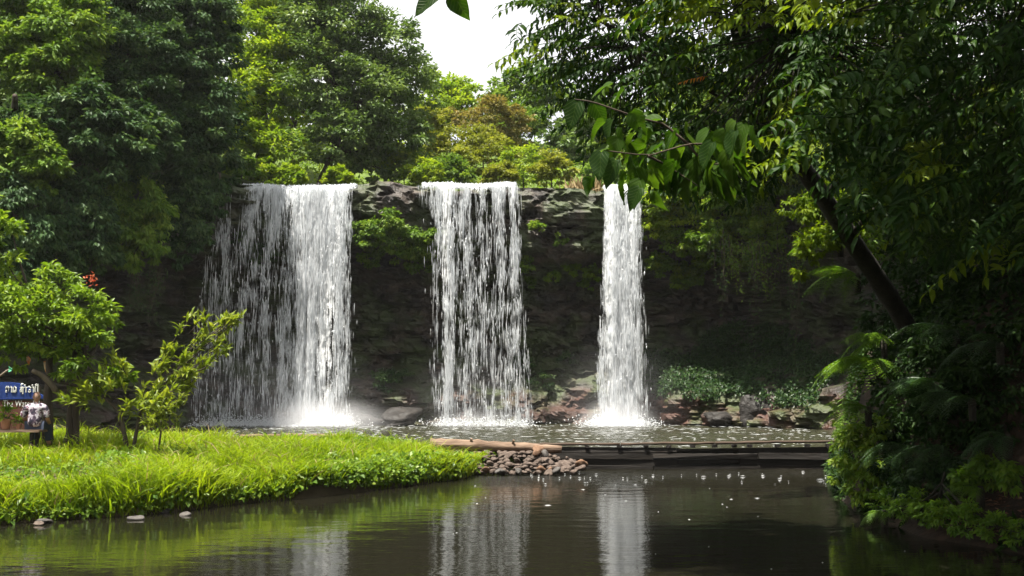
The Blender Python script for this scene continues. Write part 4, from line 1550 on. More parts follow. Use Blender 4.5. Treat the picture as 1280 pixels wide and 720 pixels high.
A = Acc()
xr0, xr1 = P(36, 0, SY).x, sb.x
prism(A, [(sa.x, zmid + .01), (xr1, zmid + .06), (xr1 - .02, zmid + .12), (xr0 + .12, ztop - .03), (xr0 - .1, ztop), (sa.x, ztop)], SY, SY + .06)
A.build('blue_panel', M_blue_p, sign, so)
A = Acc()
prism(A, [(sa.x, zbot), (xr1 - .1, zbot), (xr1 - .1, zmid), (sa.x, zmid)], SY + .03, SY + .09)
A.build('brown_board', M_brown_p, sign, so)
for x in (sa.x + .25, xr1 - .25):
    A = Acc()
    V, fc = tube(bez((x, SY + .16, so[2] - .2), (x, SY + .16, ztop - .1), 4), .05, 8)
    A.add(V, fc)
    A.build('post', M_bark, sign, so)
GL = {  # strokes of the letters in a unit box
    'to': [[(.12, .28), (.3, .28), (.3, .05), (.1, .05), (.1, .78), (.28, 1), (.48, .72), (.68, 1), (.88, .8), (.88, 0)]],
    'aa': [[(.1, .78), (.4, 1), (.78, .8), (.78, 0)]],
    'do': [[(.1, 0), (.1, .72), (.45, 1), (.85, .75), (.85, .12), (.6, 0), (.42, .15), (.5, .36), (.68, .3)]],
    'tho': [[(.1, .75), (.3, 1), (.42, .7), (.14, .35), (.2, .05), (.5, .05), (.5, .8), (.72, 1), (.9, .8), (.9, -.25), (.55, -.25)], [(.2, 1.22), (.45, 1.18), (.4, 1.4), (.9, 1.38)]],
    'am': [[(.05, 1.18), (.2, 1.3), (.35, 1.18), (.2, 1.05), (.05, 1.18)], [(.1, .78), (.4, 1), (.78, .8), (.78, 0)]],
    'cho': [[(.12, .8), (.45, 1), (.85, .75), (.85, .12), (.55, 0), (.3, .2), (.5, .42), (.8, .4)]],
    'po': [[(.1, 1), (.22, .8), (.1, .6), (.1, .12), (.45, 0), (.82, .12), (.82, 1.4)], [(.1, 1.15), (.4, 1.38), (.7, 1.15), (.1, 1.15)]],
}


def letters(word, x, z, h, acc):
    for gch in word:
        if gch == ' ':
            x += h * .42
            continue
        wch = h * (.42 if gch in ('aa', 'am') else .60)
        for st in GL[gch]:
            pts = np.array([(x + a * wch, SY - .012, z + b_ * h) for a, b_ in st])
            V, fc = tube(pts, .017, 5)
            acc.add(V, fc)
        x += wch + h * .10
    return x


A = Acc()
p0 = P(7, 490.5, SY)
letters(['to', 'aa', 'do', ' ', 'tho', 'am', 'cho', 'am', 'po'], p0.x, p0.z, P(0, 482.8, SY).z - p0.z, A)
A.build('lettering', M_letter, sign, so)
fcv = bpy.data.curves.new('lettering', 'FONT')
fcv.body = 'The Waterfall'
fcv.size = .25
fcv.extrude = .006
fcv.offset = -.003
fcv.materials.append(M_letter)
tmp = bpy.data.objects.new('lettering', fcv)
C.objects.link(tmp)
tme = bpy.data.meshes.new_from_object(tmp.evaluated_get(bpy.context.evaluated_depsgraph_get()))
bpy.data.objects.remove(tmp)
fo = bpy.data.objects.new('lettering', tme)
C.objects.link(fo)
fo.parent = sign
pt_ = P(3, 508.5, SY)
fo.location = (pt_.x - so[0], SY + .022 - so[1], pt_.z - so[2])
fo.rotation_euler = (math.pi / 2, 0, 0)
fo.scale = (.70, 1, 1)

BY_ = 25.7
bz = P(30, 537, BY_).z
bl, br = P(-40, 540, BY_).x, P(54, 540, BY_).x
bench = thing('bench', 'low reddish wooden plank bench behind the grass under the sign', 'bench', ((bl + br) / 2, BY_, float(bank_z(-11.8, BY_))))
boff = np.array(bench.location)
for k, yy in enumerate((-.16, .0, .16)):
    A = Acc()
    box(A, ((bl + br) / 2, BY_ + yy, bz - .03 + .002 * k), (br - bl, .145, .055), 0, .003 * (k - 1))
    A.build('seat_plank', M_log, bench, boff)
for x in (bl + .2, br - .2):
    for yy in (-.15, .15):
        A = Acc()
        box(A, (x, BY_ + yy, (bz - .06 + boff[2] - .1) / 2), (.07, .07, bz - .062 - boff[2] + .1))
        A.build('leg', M_board, bench, boff)

# person seen from behind, seated on the bench facing the falls
M_skin = noise_mat('skin', [(.3, (.30, .155, .10)), (.7, (.40, .22, .15))], 6, .55, .05)
M_hair = noise_mat('short_hair', [(.3, (.15, .09, .065)), (.7, (.26, .16, .115))], 30, .8, .3)


def shirt_mat():
    m = noise_mat('patterned_shirt', [(.38, (.016, .015, .028)), (.46, (.07, .045, .070)), (.51, (.34, .31, .36)), (.56, (.48, .45, .50)), (.61, (.14, .03, .06)), (.66, (.05, .05, .08)), (.74, (.40, .37, .42))], 6.5, .85, .25, detail=2)
    return m


M_shirt = shirt_mat()
M_trous = flat_mat('dark_trousers', (.035, .045, .075), .85)
pxp = P(44, 520, BY_)
per = thing('person', 'person in a patterned grey shirt sitting on the bench with back turned', 'person', (pxp.x, BY_, bz))


def skin_obj(name, verts, edges, radii, mat, parent, sub=2, root=0):
    me = bpy.data.meshes.new(name)
    me.from_pydata(verts, edges, [])
    o = obj(name, me, mat, parent)
    sk = o.modifiers.new('skin', 'SKIN')
    sk.use_smooth_shade = True
    for i, r in enumerate(radii):
        r = r if isinstance(r, tuple) else (r, r)
        me.skin_vertices[0].data[i].radius = r
        me.skin_vertices[0].data[i].use_root = (i == root)
    ss = o.modifiers.new('subsurf', 'SUBSURF')
    ss.levels = sub
    ss.render_levels = sub
    return o


V_ = [(0, 0, .08), (0, .0, .24), (0, .01, .40), (0, .015, .52), (0, .02, .60), (0, .03, .66),
      (-.13, .02, .53), (-.22, .03, .49), (-.31, .02, .27), (-.24, .24, .20), (-.20, .31, .21),
      (.13, .02, .53), (.22, .03, .49), (.27, .04, .25), (.22, .27, .14), (.18, .34, .15),
      (-.10, .08, .07), (-.13, .42, .09), (-.13, .45, -.30), (-.13, .55, -.36),
      (.10, .08, .07), (.13, .42, .09), (.13, .46, -.30), (.13, .56, -.36)]
E_ = [(0, 1), (1, 2), (2, 3), (3, 4), (4, 5), (3, 6), (6, 7), (7, 8), (8, 9), (9, 10), (3, 11), (11, 12), (12, 13), (13, 14), (14, 15), (0, 16), (16, 17), (17, 18), (18, 19), (0, 20), (20, 21), (21, 22), (22, 23)]
Rr = [(.15, .11), (.145, .11), (.165, .11), (.13, .085), (.055, .055), (.06, .06), .085, .068, .05, .04, .032, .085, .068, .05, .04, .032, .09, .075, .05, .04, .09, .075, .05, .04]
body = skin_obj('body', V_, E_, Rr, M_skin, per)
# hands: palm and five fingers
for sgn, w0 in ((-1, V_[10]), (1, V_[15])):
    hv, he, hr = [w0, (w0[0] - sgn * .03, w0[1] + .05, w0[2] + .01), (w0[0] - sgn * .05, w0[1] + .085, w0[2] + .0)], [(0, 1), (1, 2)], [.028, .034, .030]
    for f in range(4):
        i = len(hv)
        dx = (-.03 + .02 * f)
        L = (.055, .065, .06, .045)[f]
        b0 = hv[2]
        hv += [(b0[0] + dx, b0[1] + .02, b0[2] - .002), (b0[0] + dx, b0[1] + .02 + L * .6, b0[2] - .012), (b0[0] + dx, b0[1] + .02 + L, b0[2] - .035)]
        he += [(2, i), (i, i + 1), (i + 1, i + 2)]
        hr += [.009, .0085, .007]
    i = len(hv)
    hv += [(w0[0] - sgn * .075, w0[1] + .05, w0[2] + .015), (w0[0] - sgn * .085, w0[1] + .085, w0[2] + .0)]
    he += [(1, i), (i, i + 1)]
    hr += [.011, .009]
    skin_obj('hand', hv, he, hr, M_skin, body, 1)
# head: an egg with jaw, nose, ears and a cap of short hair
bm = bmesh.new()
bmesh.ops.create_uvsphere(bm, u_segments=24, v_segments=18, radius=1)
for v in bm.verts:
    x, y, z = v.co
    yy = y * .098 * (1.0 + .06 * (z > 0)) + (.012 if z < -.2 else 0) * (y > 0)
    v.co = (x * .078 * (1 - .16 * max(0, -z)), yy, z * .118)
    if y > .8 and -.25 < z < .12 and abs(x) < .22:
        v.co.y += .022 * (1 - abs(x) / .22)
    if y > .7 and -.62 < z < -.45:
        v.co.y -= .004
    if y > .75 and .02 < z < .22 and .25 < abs(x) < .5:
        v.co.y -= .010
me = bpy.data.meshes.new('head')
bm.to_mesh(me)
bm.free()
me.polygons.foreach_set('use_smooth', [True] * len(me.polygons))
head = obj('head', me, M_skin, per, (0.0, .045, .755), (-.12, 0, .2))
for sgn in (-1, 1):
    bm = bmesh.new()
    bmesh.ops.create_uvsphere(bm, u_segments=10, v_segments=8, radius=1)
    for v in bm.verts:
        v.co = (v.co.x * .012 + sgn * .078, v.co.y * .022, v.co.z * .034)
    me = bpy.data.meshes.new('ear')
    bm.to_mesh(me)
    bm.free()
    obj('ear', me, M_skin, head)
    bm = bmesh.new()
    bmesh.ops.create_uvsphere(bm, u_segments=10, v_segments=8, radius=.011)
    me = bpy.data.meshes.new('eye')
    bm.to_mesh(me)
    bm.free()
    obj('eye', me, M_hair, head, (sgn * .030, .086, .008))
bm = bmesh.new()
bmesh.ops.create_uvsphere(bm, u_segments=24, v_segments=16, radius=1)
for v in list(bm.verts):
    if v.co.z < .12 - .75 * max(0, -v.co.y) + .45 * max(0, v.co.y):
        bm.verts.remove(v)
for v in bm.verts:
    x, y, z = v.co
    v.co = (x * .081 * (1 - .16 * max(0, -z)), y * .106 - .001, z * .122)
me = bpy.data.meshes.new('hair')
bm.to_mesh(me)
bm.free()
obj('hair', me, M_hair, head)
# clothes follow the body
Vs = V_[0:4] + V_[6:9] + V_[11:14]
Es = [(0, 1), (1, 2), (2, 3), (3, 4), (4, 5), (5, 6), (3, 7), (7, 8), (8, 9)]
Vs[0] = (0, 0, .04)
sh = skin_obj('shirt', Vs, Es, [(.185, .145), (.178, .14), (.195, .14), (.155, .112), .108, .092, .082, .108, .092, .082], M_shirt, per)
A = Acc()
V, fc = tube([(0, .022, .575), (0, .02, .60), (0, .022, .625)], [.088, .080, .074], 12, False)
A.add(V, fc)
A.build('collar', M_shirt, sh, smooth=True)
Vt = [V_[0], V_[16], V_[17], V_[18], V_[20], V_[21], V_[22]]
skin_obj('trousers', Vt, [(0, 1), (1, 2), (2, 3), (0, 4), (4, 5), (5, 6)], [(.17, .13), .115, .095, .075, .115, .095, .075], M_trous, per)

# potted plants on the bench
M_pot = flat_mat('terracotta', (.33, .16, .09), .8)
for px, s_, lb in ((6, 1.0, 'potted green plant on the bench at the left edge under the sign'), (22, .55, 'small low potted plant on the bench beside the taller one')):
    p = P(px, 537, BY_)
    r = thing('potted_plant', lb, 'plant', (p.x, BY_ + .05, bz), 'potted plants on the bench')
    A = Acc()
    zz_ = np.array([0, .02, .16, .19, .19, .17]) * s_ * 1.3
    rr_ = np.array([.07, .075, .10, .105, .09, .085]) * s_ * 1.2
    V, fc = tube(np.stack([zz_ * 0, zz_ * 0, zz_ + np.arange(6) * 1e-4], -1), rr_, 14)
    A.add(V, fc)
    A.build('pot', M_pot, r, smooth=True)
    A = Acc()
    n = 60
    q = rdir(n, .5)
    pos = q * R_.uniform(.05, .2, (n, 1)) * s_ + np.array([0, 0, .36 * s_])
    V, fc, li = leaves(pos, q + R_.normal(0, .4, (n, 3)), R_.normal(0, .4, (n, 3)) + np.array([0, 0, 1]), .13 * s_ + .03, .06 * s_ + .02, LEAF6)
    A.add(V, fc, R_.random(n)[li])
    A.build('foliage', M_weed, r)
    A = Acc()
    for k in range(5):
        V, fc = tube(bez((0, 0, .2 * s_), pos[k], 4, (0, 0, .02)), .008 * s_ + .002, 4)
        A.add(V, fc)
    A.build('stem', M_fern_dark, r)
# orange cloth strips hanging from the limb
M_cloth = noise_mat('orange_cloth', [(.35, (.55, .10, .03)), (.5, (.72, .26, .08)), (.6, (.75, .55, .40))], 5, .9, .2, detail=2)
for pxa, pya, pxb, pyb, wm, Y, lb in ((58, 452, 64, 482, .16, 26.9, 'orange and white cloth strip hanging in the fork of the bank tree'), (34, 446, 36, 456, .12, 27.2, 'small orange cloth scrap hanging among leaves above the sign')):
    a, b_ = np.array(P(pxa, pya, Y)), np.array(P(pxb, pyb, Y))
    n, mm = 16, 7
    t = np.linspace(0, 1, n)
    V = []
    for i in range(n):
        for j in range(mm):
            u = j / (mm - 1) - .5
            c = a + (b_ - a) * t[i]
            V.append(c + np.array([u * wm * (.7 + .5 * math.sin(t[i] * 5)), .035 * math.sin(u * 14 + t[i] * 5), .02 * math.sin(j * 2)]) - a)
    o = obj('hanging_cloth', mesh_from('hanging_cloth', np.array(V), [grid_faces(n, mm)], smooth=True), M_cloth, None, tuple(a))
    so_ = o.modifiers.new('thickness', 'SOLIDIFY')
    so_.thickness = .008
    tag(o, lb, 'cloth')
# bare branch with a green rag at the left edge
rt = thing('bare_branch', 'bare pale branch with a green rag tied to its tip above the sign', 'branch', tuple(P(-25, 490, 28.4)))
ro = np.array(rt.location)
A = Acc()
V, fc = tube(bez(P(-25, 490, 28.4), P(18, 459, 28.4), 9, (0, 0, .06), .01), np.linspace(.05, .02, 9), 6)
A.add(V, fc)
A.build('stem', M_bark_pale, rt, ro)
A = Acc()
c = np.array(P(11, 461, 28.35))
V = np.array([[0, 0, .06], [.10, -.02, .0], [.09, 0, -.05], [0, -.02, -.09], [.0, .02, 0]]) + c
A.add(V, [np.array([[0, 1, 4], [1, 2, 4], [2, 3, 4]])])
o = A.build('rag', flat_mat('green_rag', (.10, .45, .25), .8), rt, ro)
o.modifiers.new('thickness', 'SOLIDIFY').thickness = .01

# ------------------------------------------------------------------ ferns
def frond_mesh(name, L, seed, npair=17, wmax=.32, arch=.55):
    r = np.random.default_rng(seed)
    A = Acc()
    t = np.linspace(0, 1, 12)
    rach = np.stack([.03 * np.sin(t * 3 + seed), t * L * (1 - .12 * t), L * (.28 * t - arch * t ** 2.2)], -1)
    V, fc = tube(rach, np.linspace(.014, .003, 12) * L, 4)
    A.add(V, fc, .4)
    T = np.gradient(rach, axis=0)
    for k in range(npair):
        f = .12 + .87 * k / (npair - 1)
        i = f * 11
        i0 = min(int(i), 10)
        c = rach[i0] + (rach[i0 + 1] - rach[i0]) * (i - i0)
        tg = norm(T[i0][None])[0]
        ln = L * wmax * (math.sin(min(1, f * 1.9 + .18) * math.pi * .5) * (1 - f ** 2.6) + .05) * r.uniform(.85, 1.1)
        for sg in (-1, 1):
            d = np.array([sg, 0, 0]) * 1.0 + tg * (.30 + .35 * f) + np.array([0, 0, -.30 + r.normal(0, .08)])
            d = d / np.linalg.norm(d)
            # a pinna with toothed leaflets along it
            m = 7
            u = np.linspace(.06, .92, m)
            pp = c + d * (u * ln)[:, None] + np.array([0, 0, -1]) * (u ** 2 * ln * .22)[:, None]
            wv = np.cross(d, [0, 0, 1])
            wv = wv / np.linalg.norm(wv)
            for s2 in (-1, 1):
                dv = wv * s2 + d * .55 + r.normal(0, .08, (m, 3))
                ll = ln * .17 * (1.05 - u ** 1.5) + .006
                V, fc, li = leaves(pp, dv, np.tile([0, 0, 1.0], (m, 1)), ll, ll * .6 + .010 * L)
                A.add(V, fc, np.clip(.5 + r.normal(0, .18) + .25 * (f - .4), 0, 1))
    return A.mesh(name)


FR = [frond_mesh('frond', 1.0, 1), frond_mesh('frond', 1.0, 2, 15, .28, .75), frond_mesh('frond', 1.0, 3, 16, .36, .42)]
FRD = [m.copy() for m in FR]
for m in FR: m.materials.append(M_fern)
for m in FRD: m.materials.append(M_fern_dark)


def fern(label, base, L, azs, dark=False, group='ferns on the right bank', tilt=0.0):
    root = thing('fern', label, 'fern', tuple(base), group)
    for k, a in enumerate(azs):
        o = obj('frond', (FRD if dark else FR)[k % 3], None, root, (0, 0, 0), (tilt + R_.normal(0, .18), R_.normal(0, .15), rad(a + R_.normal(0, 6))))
        s = L * R_.uniform(.8, 1.15)
        o.scale = (s, s, s)
    A = Acc()
    V, fc = tube([(0, 0, -.35), (0, 0, -.05), (0, 0, .03)], [.06, .07, .04], 7)
    A.add(V, fc)
    A.build('crown_stock', M_bark_moss, root)


# azimuth 0 = away from the viewer, 90 = to the left
fern('large bright green fern leaning left over the water below the leaning trunk', P(1098, 452, 21.0), 1.35, (75, 100, 120, 50, 140, 25, 160, 88))
fern('bright arching fern close to the left of the leaning trunk foot', P(1105, 425, 21.6), 1.15, (85, 120, 150, 60, 100))
fern('bright fern hanging just below the large bright one', P(1085, 510, 20.9), .95, (80, 110, 60, 135, 95, 30))
fern('yellow green fern growing from the leaning trunk on its left side', P(1072, 345, 22.6), 1.2, (85, 110, 65, 130, 95))
fern('yellow green fern higher up the leaning trunk among bright leaves', P(1050, 300, 22.2), 1.1, (80, 105, 60, 130, 150))
k = 0
for px, py, Y, L, az, lb in ((1170, 480, 19.6, 1.3, (90, 70, 110, 130, 50, 150), 'dark fern with long fronds in the middle of the shaded right bank'), (1215, 500, 18.6, 1.2, (90, 115, 65, 140, 40), 'dark fern above the leaf litter near the right edge'),
                             (1135, 560, 19.8, 1.0, (90, 110, 70, 140, 160), 'mid green fern low on the bank right of the hanging leaves'), (1180, 560, 19.0, 1.0, (80, 105, 130, 60, 155), 'dim fern low in the middle of the right bank'),
                             (1260, 545, 17.6, 1.0, (85, 110, 60, 140), 'dim fern at the right edge above the red leaf litter'), (1250, 430, 18.6, 1.2, (90, 70, 115, 135), 'dark fern high on the bank at the right edge'),
                             (1195, 415, 20, 1.2, (90, 65, 120, 140), 'dark fern on the slope right of the leaning trunk'), (1225, 610, 17.6, .55, (90, 120, 60, 150, 30), 'small fern in the leaf litter near the right edge'),
                             (1150, 628, 18.4, .6, (90, 120, 60, 150, 30, 180), 'small yellow green fern at the waterline in the bottom right'), (1105, 640, 19.6, .5, (90, 130, 50, 165), 'tiny fern at the waterline left of the leaf litter')):
    p = P(px, py, Y)
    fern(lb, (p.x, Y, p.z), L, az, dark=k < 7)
    k += 1


# shrubs and creepers on the right bank
RB = 'shrubs on the right bank'
def rshrub(label, lob, mat, ncl, per, ls, asp=.45, droop=.6, name='shrub', tm=LEAF6, base=None):
    px, py, Y, r = lob[0]
    p = P(px, py + r, Y)
    x = p.x + .5
    zb = float(rbank_z(np.array([x]), np.array([Y + .3]))[0])
    plant(name, label, 'shrub', tuple(base) if base is not None else (x, Y + .3, min(p.z - .1, max(zb, .05))), lob, .04, mat, ncl, per, ls, group=RB, twigs=20, droop=droop, asp=asp, tmpl=tm, bark=M_bark_moss)


rshrub('lit leafy shrub hanging to the water at the left edge of right bank', [(1068, 560, 21.6, 22), (1060, 590, 21.4, 20), (1085, 540, 21.6, 22), (1078, 610, 21, 20), (1090, 580, 21, 22), (1050, 540, 22, 14)], M_weed, 110, 26, .13)
rshrub('yellow green creeper clump left of the leaning trunk', [(1000, 265, 21.8, 20), (1020, 300, 21.6, 24), (1005, 320, 21.5, 16), (1030, 250, 21.8, 24), (1000, 345, 21.5, 10)], M_sunlit, 100, 26, .12, base=P(1060, 300, 21.7))
rshrub('bright leafy shoots behind the leaning trunk', [(1050, 260, 22.5, 30), (1080, 300, 22.8, 30), (1065, 220, 22.5, 30)], M_weed, 80, 26, .13, base=P(1085, 330, 22.4))
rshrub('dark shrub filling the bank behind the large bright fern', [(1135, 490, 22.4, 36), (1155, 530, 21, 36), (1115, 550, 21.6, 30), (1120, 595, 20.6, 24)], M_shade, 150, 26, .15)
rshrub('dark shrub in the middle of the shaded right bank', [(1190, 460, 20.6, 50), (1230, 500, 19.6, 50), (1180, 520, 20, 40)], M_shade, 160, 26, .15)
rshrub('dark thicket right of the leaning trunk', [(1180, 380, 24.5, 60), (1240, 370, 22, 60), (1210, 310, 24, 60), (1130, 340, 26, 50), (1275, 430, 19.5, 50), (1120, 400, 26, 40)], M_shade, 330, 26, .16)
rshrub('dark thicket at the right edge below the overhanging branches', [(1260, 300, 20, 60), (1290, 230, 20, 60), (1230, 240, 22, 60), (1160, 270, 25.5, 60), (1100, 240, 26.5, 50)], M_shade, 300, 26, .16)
rshrub('low mossy green plants along the waterline in the bottom right', [(1140, 635, 18.4, 20), (1175, 645, 17.8, 20), (1210, 652, 17.2, 20), (1245, 660, 16.8, 18), (1110, 628, 19.2, 16), (1275, 668, 16.4, 16)], M_fern, 120, 26, .09, droop=.3)
rshrub('broad leaved plant on the leaf litter at the right edge', [(1260, 600, 17.2, 18), (1235, 588, 17.8, 18), (1210, 600, 17.8, 14)], M_fern, 60, 22, .14)
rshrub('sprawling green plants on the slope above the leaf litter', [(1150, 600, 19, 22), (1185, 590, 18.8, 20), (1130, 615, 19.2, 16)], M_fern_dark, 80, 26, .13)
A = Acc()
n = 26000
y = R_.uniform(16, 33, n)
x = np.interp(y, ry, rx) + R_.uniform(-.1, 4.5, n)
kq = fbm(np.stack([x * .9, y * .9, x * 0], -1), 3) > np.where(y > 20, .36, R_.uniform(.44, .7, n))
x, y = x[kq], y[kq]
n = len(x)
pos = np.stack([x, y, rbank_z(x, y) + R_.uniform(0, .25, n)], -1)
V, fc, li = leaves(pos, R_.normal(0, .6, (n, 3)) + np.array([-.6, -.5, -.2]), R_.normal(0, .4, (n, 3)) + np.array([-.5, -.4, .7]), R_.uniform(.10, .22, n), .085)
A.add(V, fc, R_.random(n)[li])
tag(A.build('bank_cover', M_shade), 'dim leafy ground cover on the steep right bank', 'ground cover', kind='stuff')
# fallen leaves
A = Acc()
n = 2600
x = R_.uniform(7.2, 11, n)
y = R_.uniform(14.5, 20.5, n)
z = rbank_z(x, y) + .015
kq = z > .06
pos = np.stack([x, y, z], -1)[kq]
n = len(pos)
dv = R_.normal(0, 1, (n, 3)) * np.array([1, 1, .15])
V, fc, li = leaves(pos, dv, R_.normal(0, .25, (n, 3)) + np.array([0, 0, 1]), R_.uniform(.07, .15, n), .055)
A.add(V, fc, R_.random(n)[li])
M_dead = leaf_mat('dead_leaf', (.05, .025, .015), (.12, .055, .03), (.20, .10, .06), .15, .7, (1, .9, .8))
tag(A.build('leaf_litter', M_dead), 'reddish brown fallen leaves on the right bank', 'leaf litter', kind='stuff')

# ------------------------------------------------------------------ overhanging tree on the right
def spray_mesh(name, seed, nl=13, L=.75, ls=.165, asp=.40):
    r = np.random.default_rng(seed)
    A = Acc()
    t = np.linspace(0, 1, 5)
    ax = np.stack([.04 * np.sin(3 * t + seed), t * L, -.22 * L * t ** 2], -1)
    V, fc = tube(ax, np.linspace(.006, .002, 5), 3, False)
    A.add(V, fc, .2)
    f = np.linspace(.12, 1, nl)
    i = np.clip((f * 4).astype(int), 0, 3)
    pos = ax[i] + (ax[i + 1] - ax[i]) * (f * 4 - i)[:, None]
    sg = np.where(np.arange(nl) % 2 == 0, 1, -1)
    dv = np.stack([sg * r.uniform(.6, 1.0, nl), r.uniform(.25, .7, nl), r.uniform(-.9, -.25, nl)], -1)
    dv[-1] = (.1, 1, -.5)
    nr = np.stack([sg * .35, r.normal(.1, .2, nl), np.ones(nl)], -1) + r.normal(0, .2, (nl, 3))
    ln = ls * r.uniform(.75, 1.15, nl) * (1 - .25 * f)
    V, fc, li = leaves(pos, dv, nr, ln, ln * asp, LEAF6)
    A.add(V, fc, np.clip(r.uniform(.1, .9) * .5 + .5 * r.random(nl), 0, 1)[li])
    return A


SPA = [spray_mesh('leaf_spray', 100 + s, 13 + s % 6, .60 + .06 * (s % 4)) for s in range(8)]
SPM = [a.mesh('leaf_spray') for a in SPA]
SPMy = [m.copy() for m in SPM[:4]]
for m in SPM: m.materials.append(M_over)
for m in SPMy: m.materials.append(M_sunlit)

ot_base = np.array(P(1150, 440, 23.9))
ot = thing('overhanging_tree', 'large dark tree leaning over the water from the right bank', 'tree', ot_base)
B = Acc()
tp = np.array([P(1165, 470, 24.2)[:], P(1140, 418, 23.6)[:], P(1105, 360, 22.9)[:], P(1068, 305, 21.8)[:], P(1035, 255, 20.2)[:], P(1000, 205, 18.2)[:], P(960, 140, 17)[:], P(930, 60, 16)[:], P(920, -40, 15.5)[:], P(900, -160, 15)[:]])
tt = np.linspace(0, 9, 40)
tq = np.stack([np.interp(tt, np.arange(10), tp[:, k]) for k in range(3)], -1)
for _ in range(4):
    tq[1:-1] = .25 * tq[:-2] + .5 * tq[1:-1] + .25 * tq[2:]
V, fc = tube(tq, np.interp(tt, [0, 1, 5, 9], [.26, .215, .15, .07]) * (1 + R_.normal(0, .035, 40)), 14)
B.add(V, fc)
limb_ends = []
for i0, e in ((22, (780, 60, 14.5)), (24, (700, 20, 15)), (20, (850, 190, 15)), (26, (1100, 20, 14)), (18, (1180, 120, 14.5)), (16, (1250, 60, 13.5)), (30, (800, -60, 14)), (32, (1020, -80, 14)), (14, (1270, 190, 15)), (28, (1000, 40, 13)), (21, (900, 230, 16)), (34, (1200, -100, 14)), (25, (680, 90, 16))):
    q = bez(tq[i0], P(*e), 14, (0, 0, .35), .05)
    limb_ends.append(q)
    V, fc = tube(q, np.linspace(.075, .016, 14), 7)
    B.add(V, fc)
B.build('trunk', M_bark_moss, ot, ot_base, smooth=True)


def canopy_ok(px, py, Y):
    lo = np.interp(py, [-200, 0, 60, 130, 170, 230, 260, 300, 450], [600, 640, 655, 700, 745, 800, 860, 960, 1120])
    hi_y = np.interp(px, [640, 700, 760, 850, 950, 1000, 1060, 1100, 1200, 1300], [120, 165, 215, 245, 245, 215, 235, 290, 330, 320])
    return px > lo + R_.uniform(-14, 40) and py < hi_y - R_.uniform(-6, 40)


segs = np.concatenate(limb_ends)
SV = np.array(SUN)
SUN_GAPS = [(np.array(P(1045, 470, 20.7)), 1.9), (np.array(P(1015, 310, 22)), 1.5), (np.array(P(1065, 585, 21)), 1.0)]   # openings cut in the crown to let sun onto the plants below
inst = []
tries = 0
while len(inst) < 4300 and tries < 90000:
    tries += 1
    px, py, Y = R_.uniform(620, 1400), R_.uniform(-260, 340), R_.uniform(11.5, 19.5)
    if px < 800:
        Y = R_.uniform(13.5, 18.0)
    elif px > 1000 and R_.random() < .22:
        Y = R_.uniform(8.5, 11.5)
    if not canopy_ok(px, py, Y):
        continue
    # gaps of sky near the left fringe, layers elsewhere
    gp = vnoise(np.array([px * .018, py * .030 + px * .008, Y * .5]))
    if gp < np.interp(px, [640, 720, 800, 900], [.50, .42, .28, .12]):
        continue
    p = np.array(P(px, py, Y))
    j = np.argmin(((segs - p) ** 2).sum(1))
    aw = p - segs[j]
    hole = False
    for g0, gr in SUN_GAPS:
        v = p - g0
        al = v @ SV
        if al > 0 and np.linalg.norm(v - al * SV) < gr:
            hole = True
    if hole:
        continue
    inst.append((p, aw, px, py, Y))
# orient: away from the limb, leftwards and drooping
rows = []
for p, aw, px, py, Y in inst:
    d = np.array([-.75, -.25, -.18]) + R_.normal(0, .45, 3) * np.array([1, 1, .45]) + .5 * aw / (np.linalg.norm(aw) + .1) * np.array([1, 1, .4])
    d = d / np.linalg.norm(d)
    upv = Vector((R_.normal(0, .25), R_.normal(0, .25) - .15, 1.0))
    yv = Vector(d)
    xv = yv.cross(upv).normalized()
    zv = xv.cross(yv)
    M = Matrix((xv, yv, zv)).transposed()
    rows.append((p - d * .35, M, R_.uniform(.8, 1.2), px, py, Y))
# the nearest ones in view are parts of their own, the rest one mass
vis = [k for k, r in enumerate(rows) if 630 < r[3] < 1290 and -10 < r[4] < 330]
vis.sort(key=lambda k: rows[k][5])
front = set(vis[:270])
rest = Acc()
resty = Acc()
for k, (p, M, s, px, py, Y) in enumerate(rows):
    yg = vnoise(np.array([px * .012, py * .016, Y * .3 + 8])) > (.58 if 860 < px < 1110 else .68)  # patches of sprays that get the painted sunlit colour
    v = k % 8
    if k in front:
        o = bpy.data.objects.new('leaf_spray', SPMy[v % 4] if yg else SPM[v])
        C.objects.link(o)
        o.parent = ot
        m4 = M.to_4x4()
        m4.translation = Vector(p - ot_base)
        o.matrix_local = m4 @ Matrix.Scale(s, 4)
    else:
        a = SPA[v % 4 if yg else v]
        V = np.concatenate(a.V)
        V = (V * s) @ np.array(M).T + p
        tgt = resty if yg else rest
        n0 = tgt.n
        tgt.V.append(V)
        tgt.R.append(np.concatenate(a.R))
        for f in a.Fc:
            tgt.Fc.append(f + n0)
        tgt.n += len(V)
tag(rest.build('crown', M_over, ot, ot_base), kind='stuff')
tag(resty.build('crown', M_sunlit, ot, ot_base), kind='stuff')
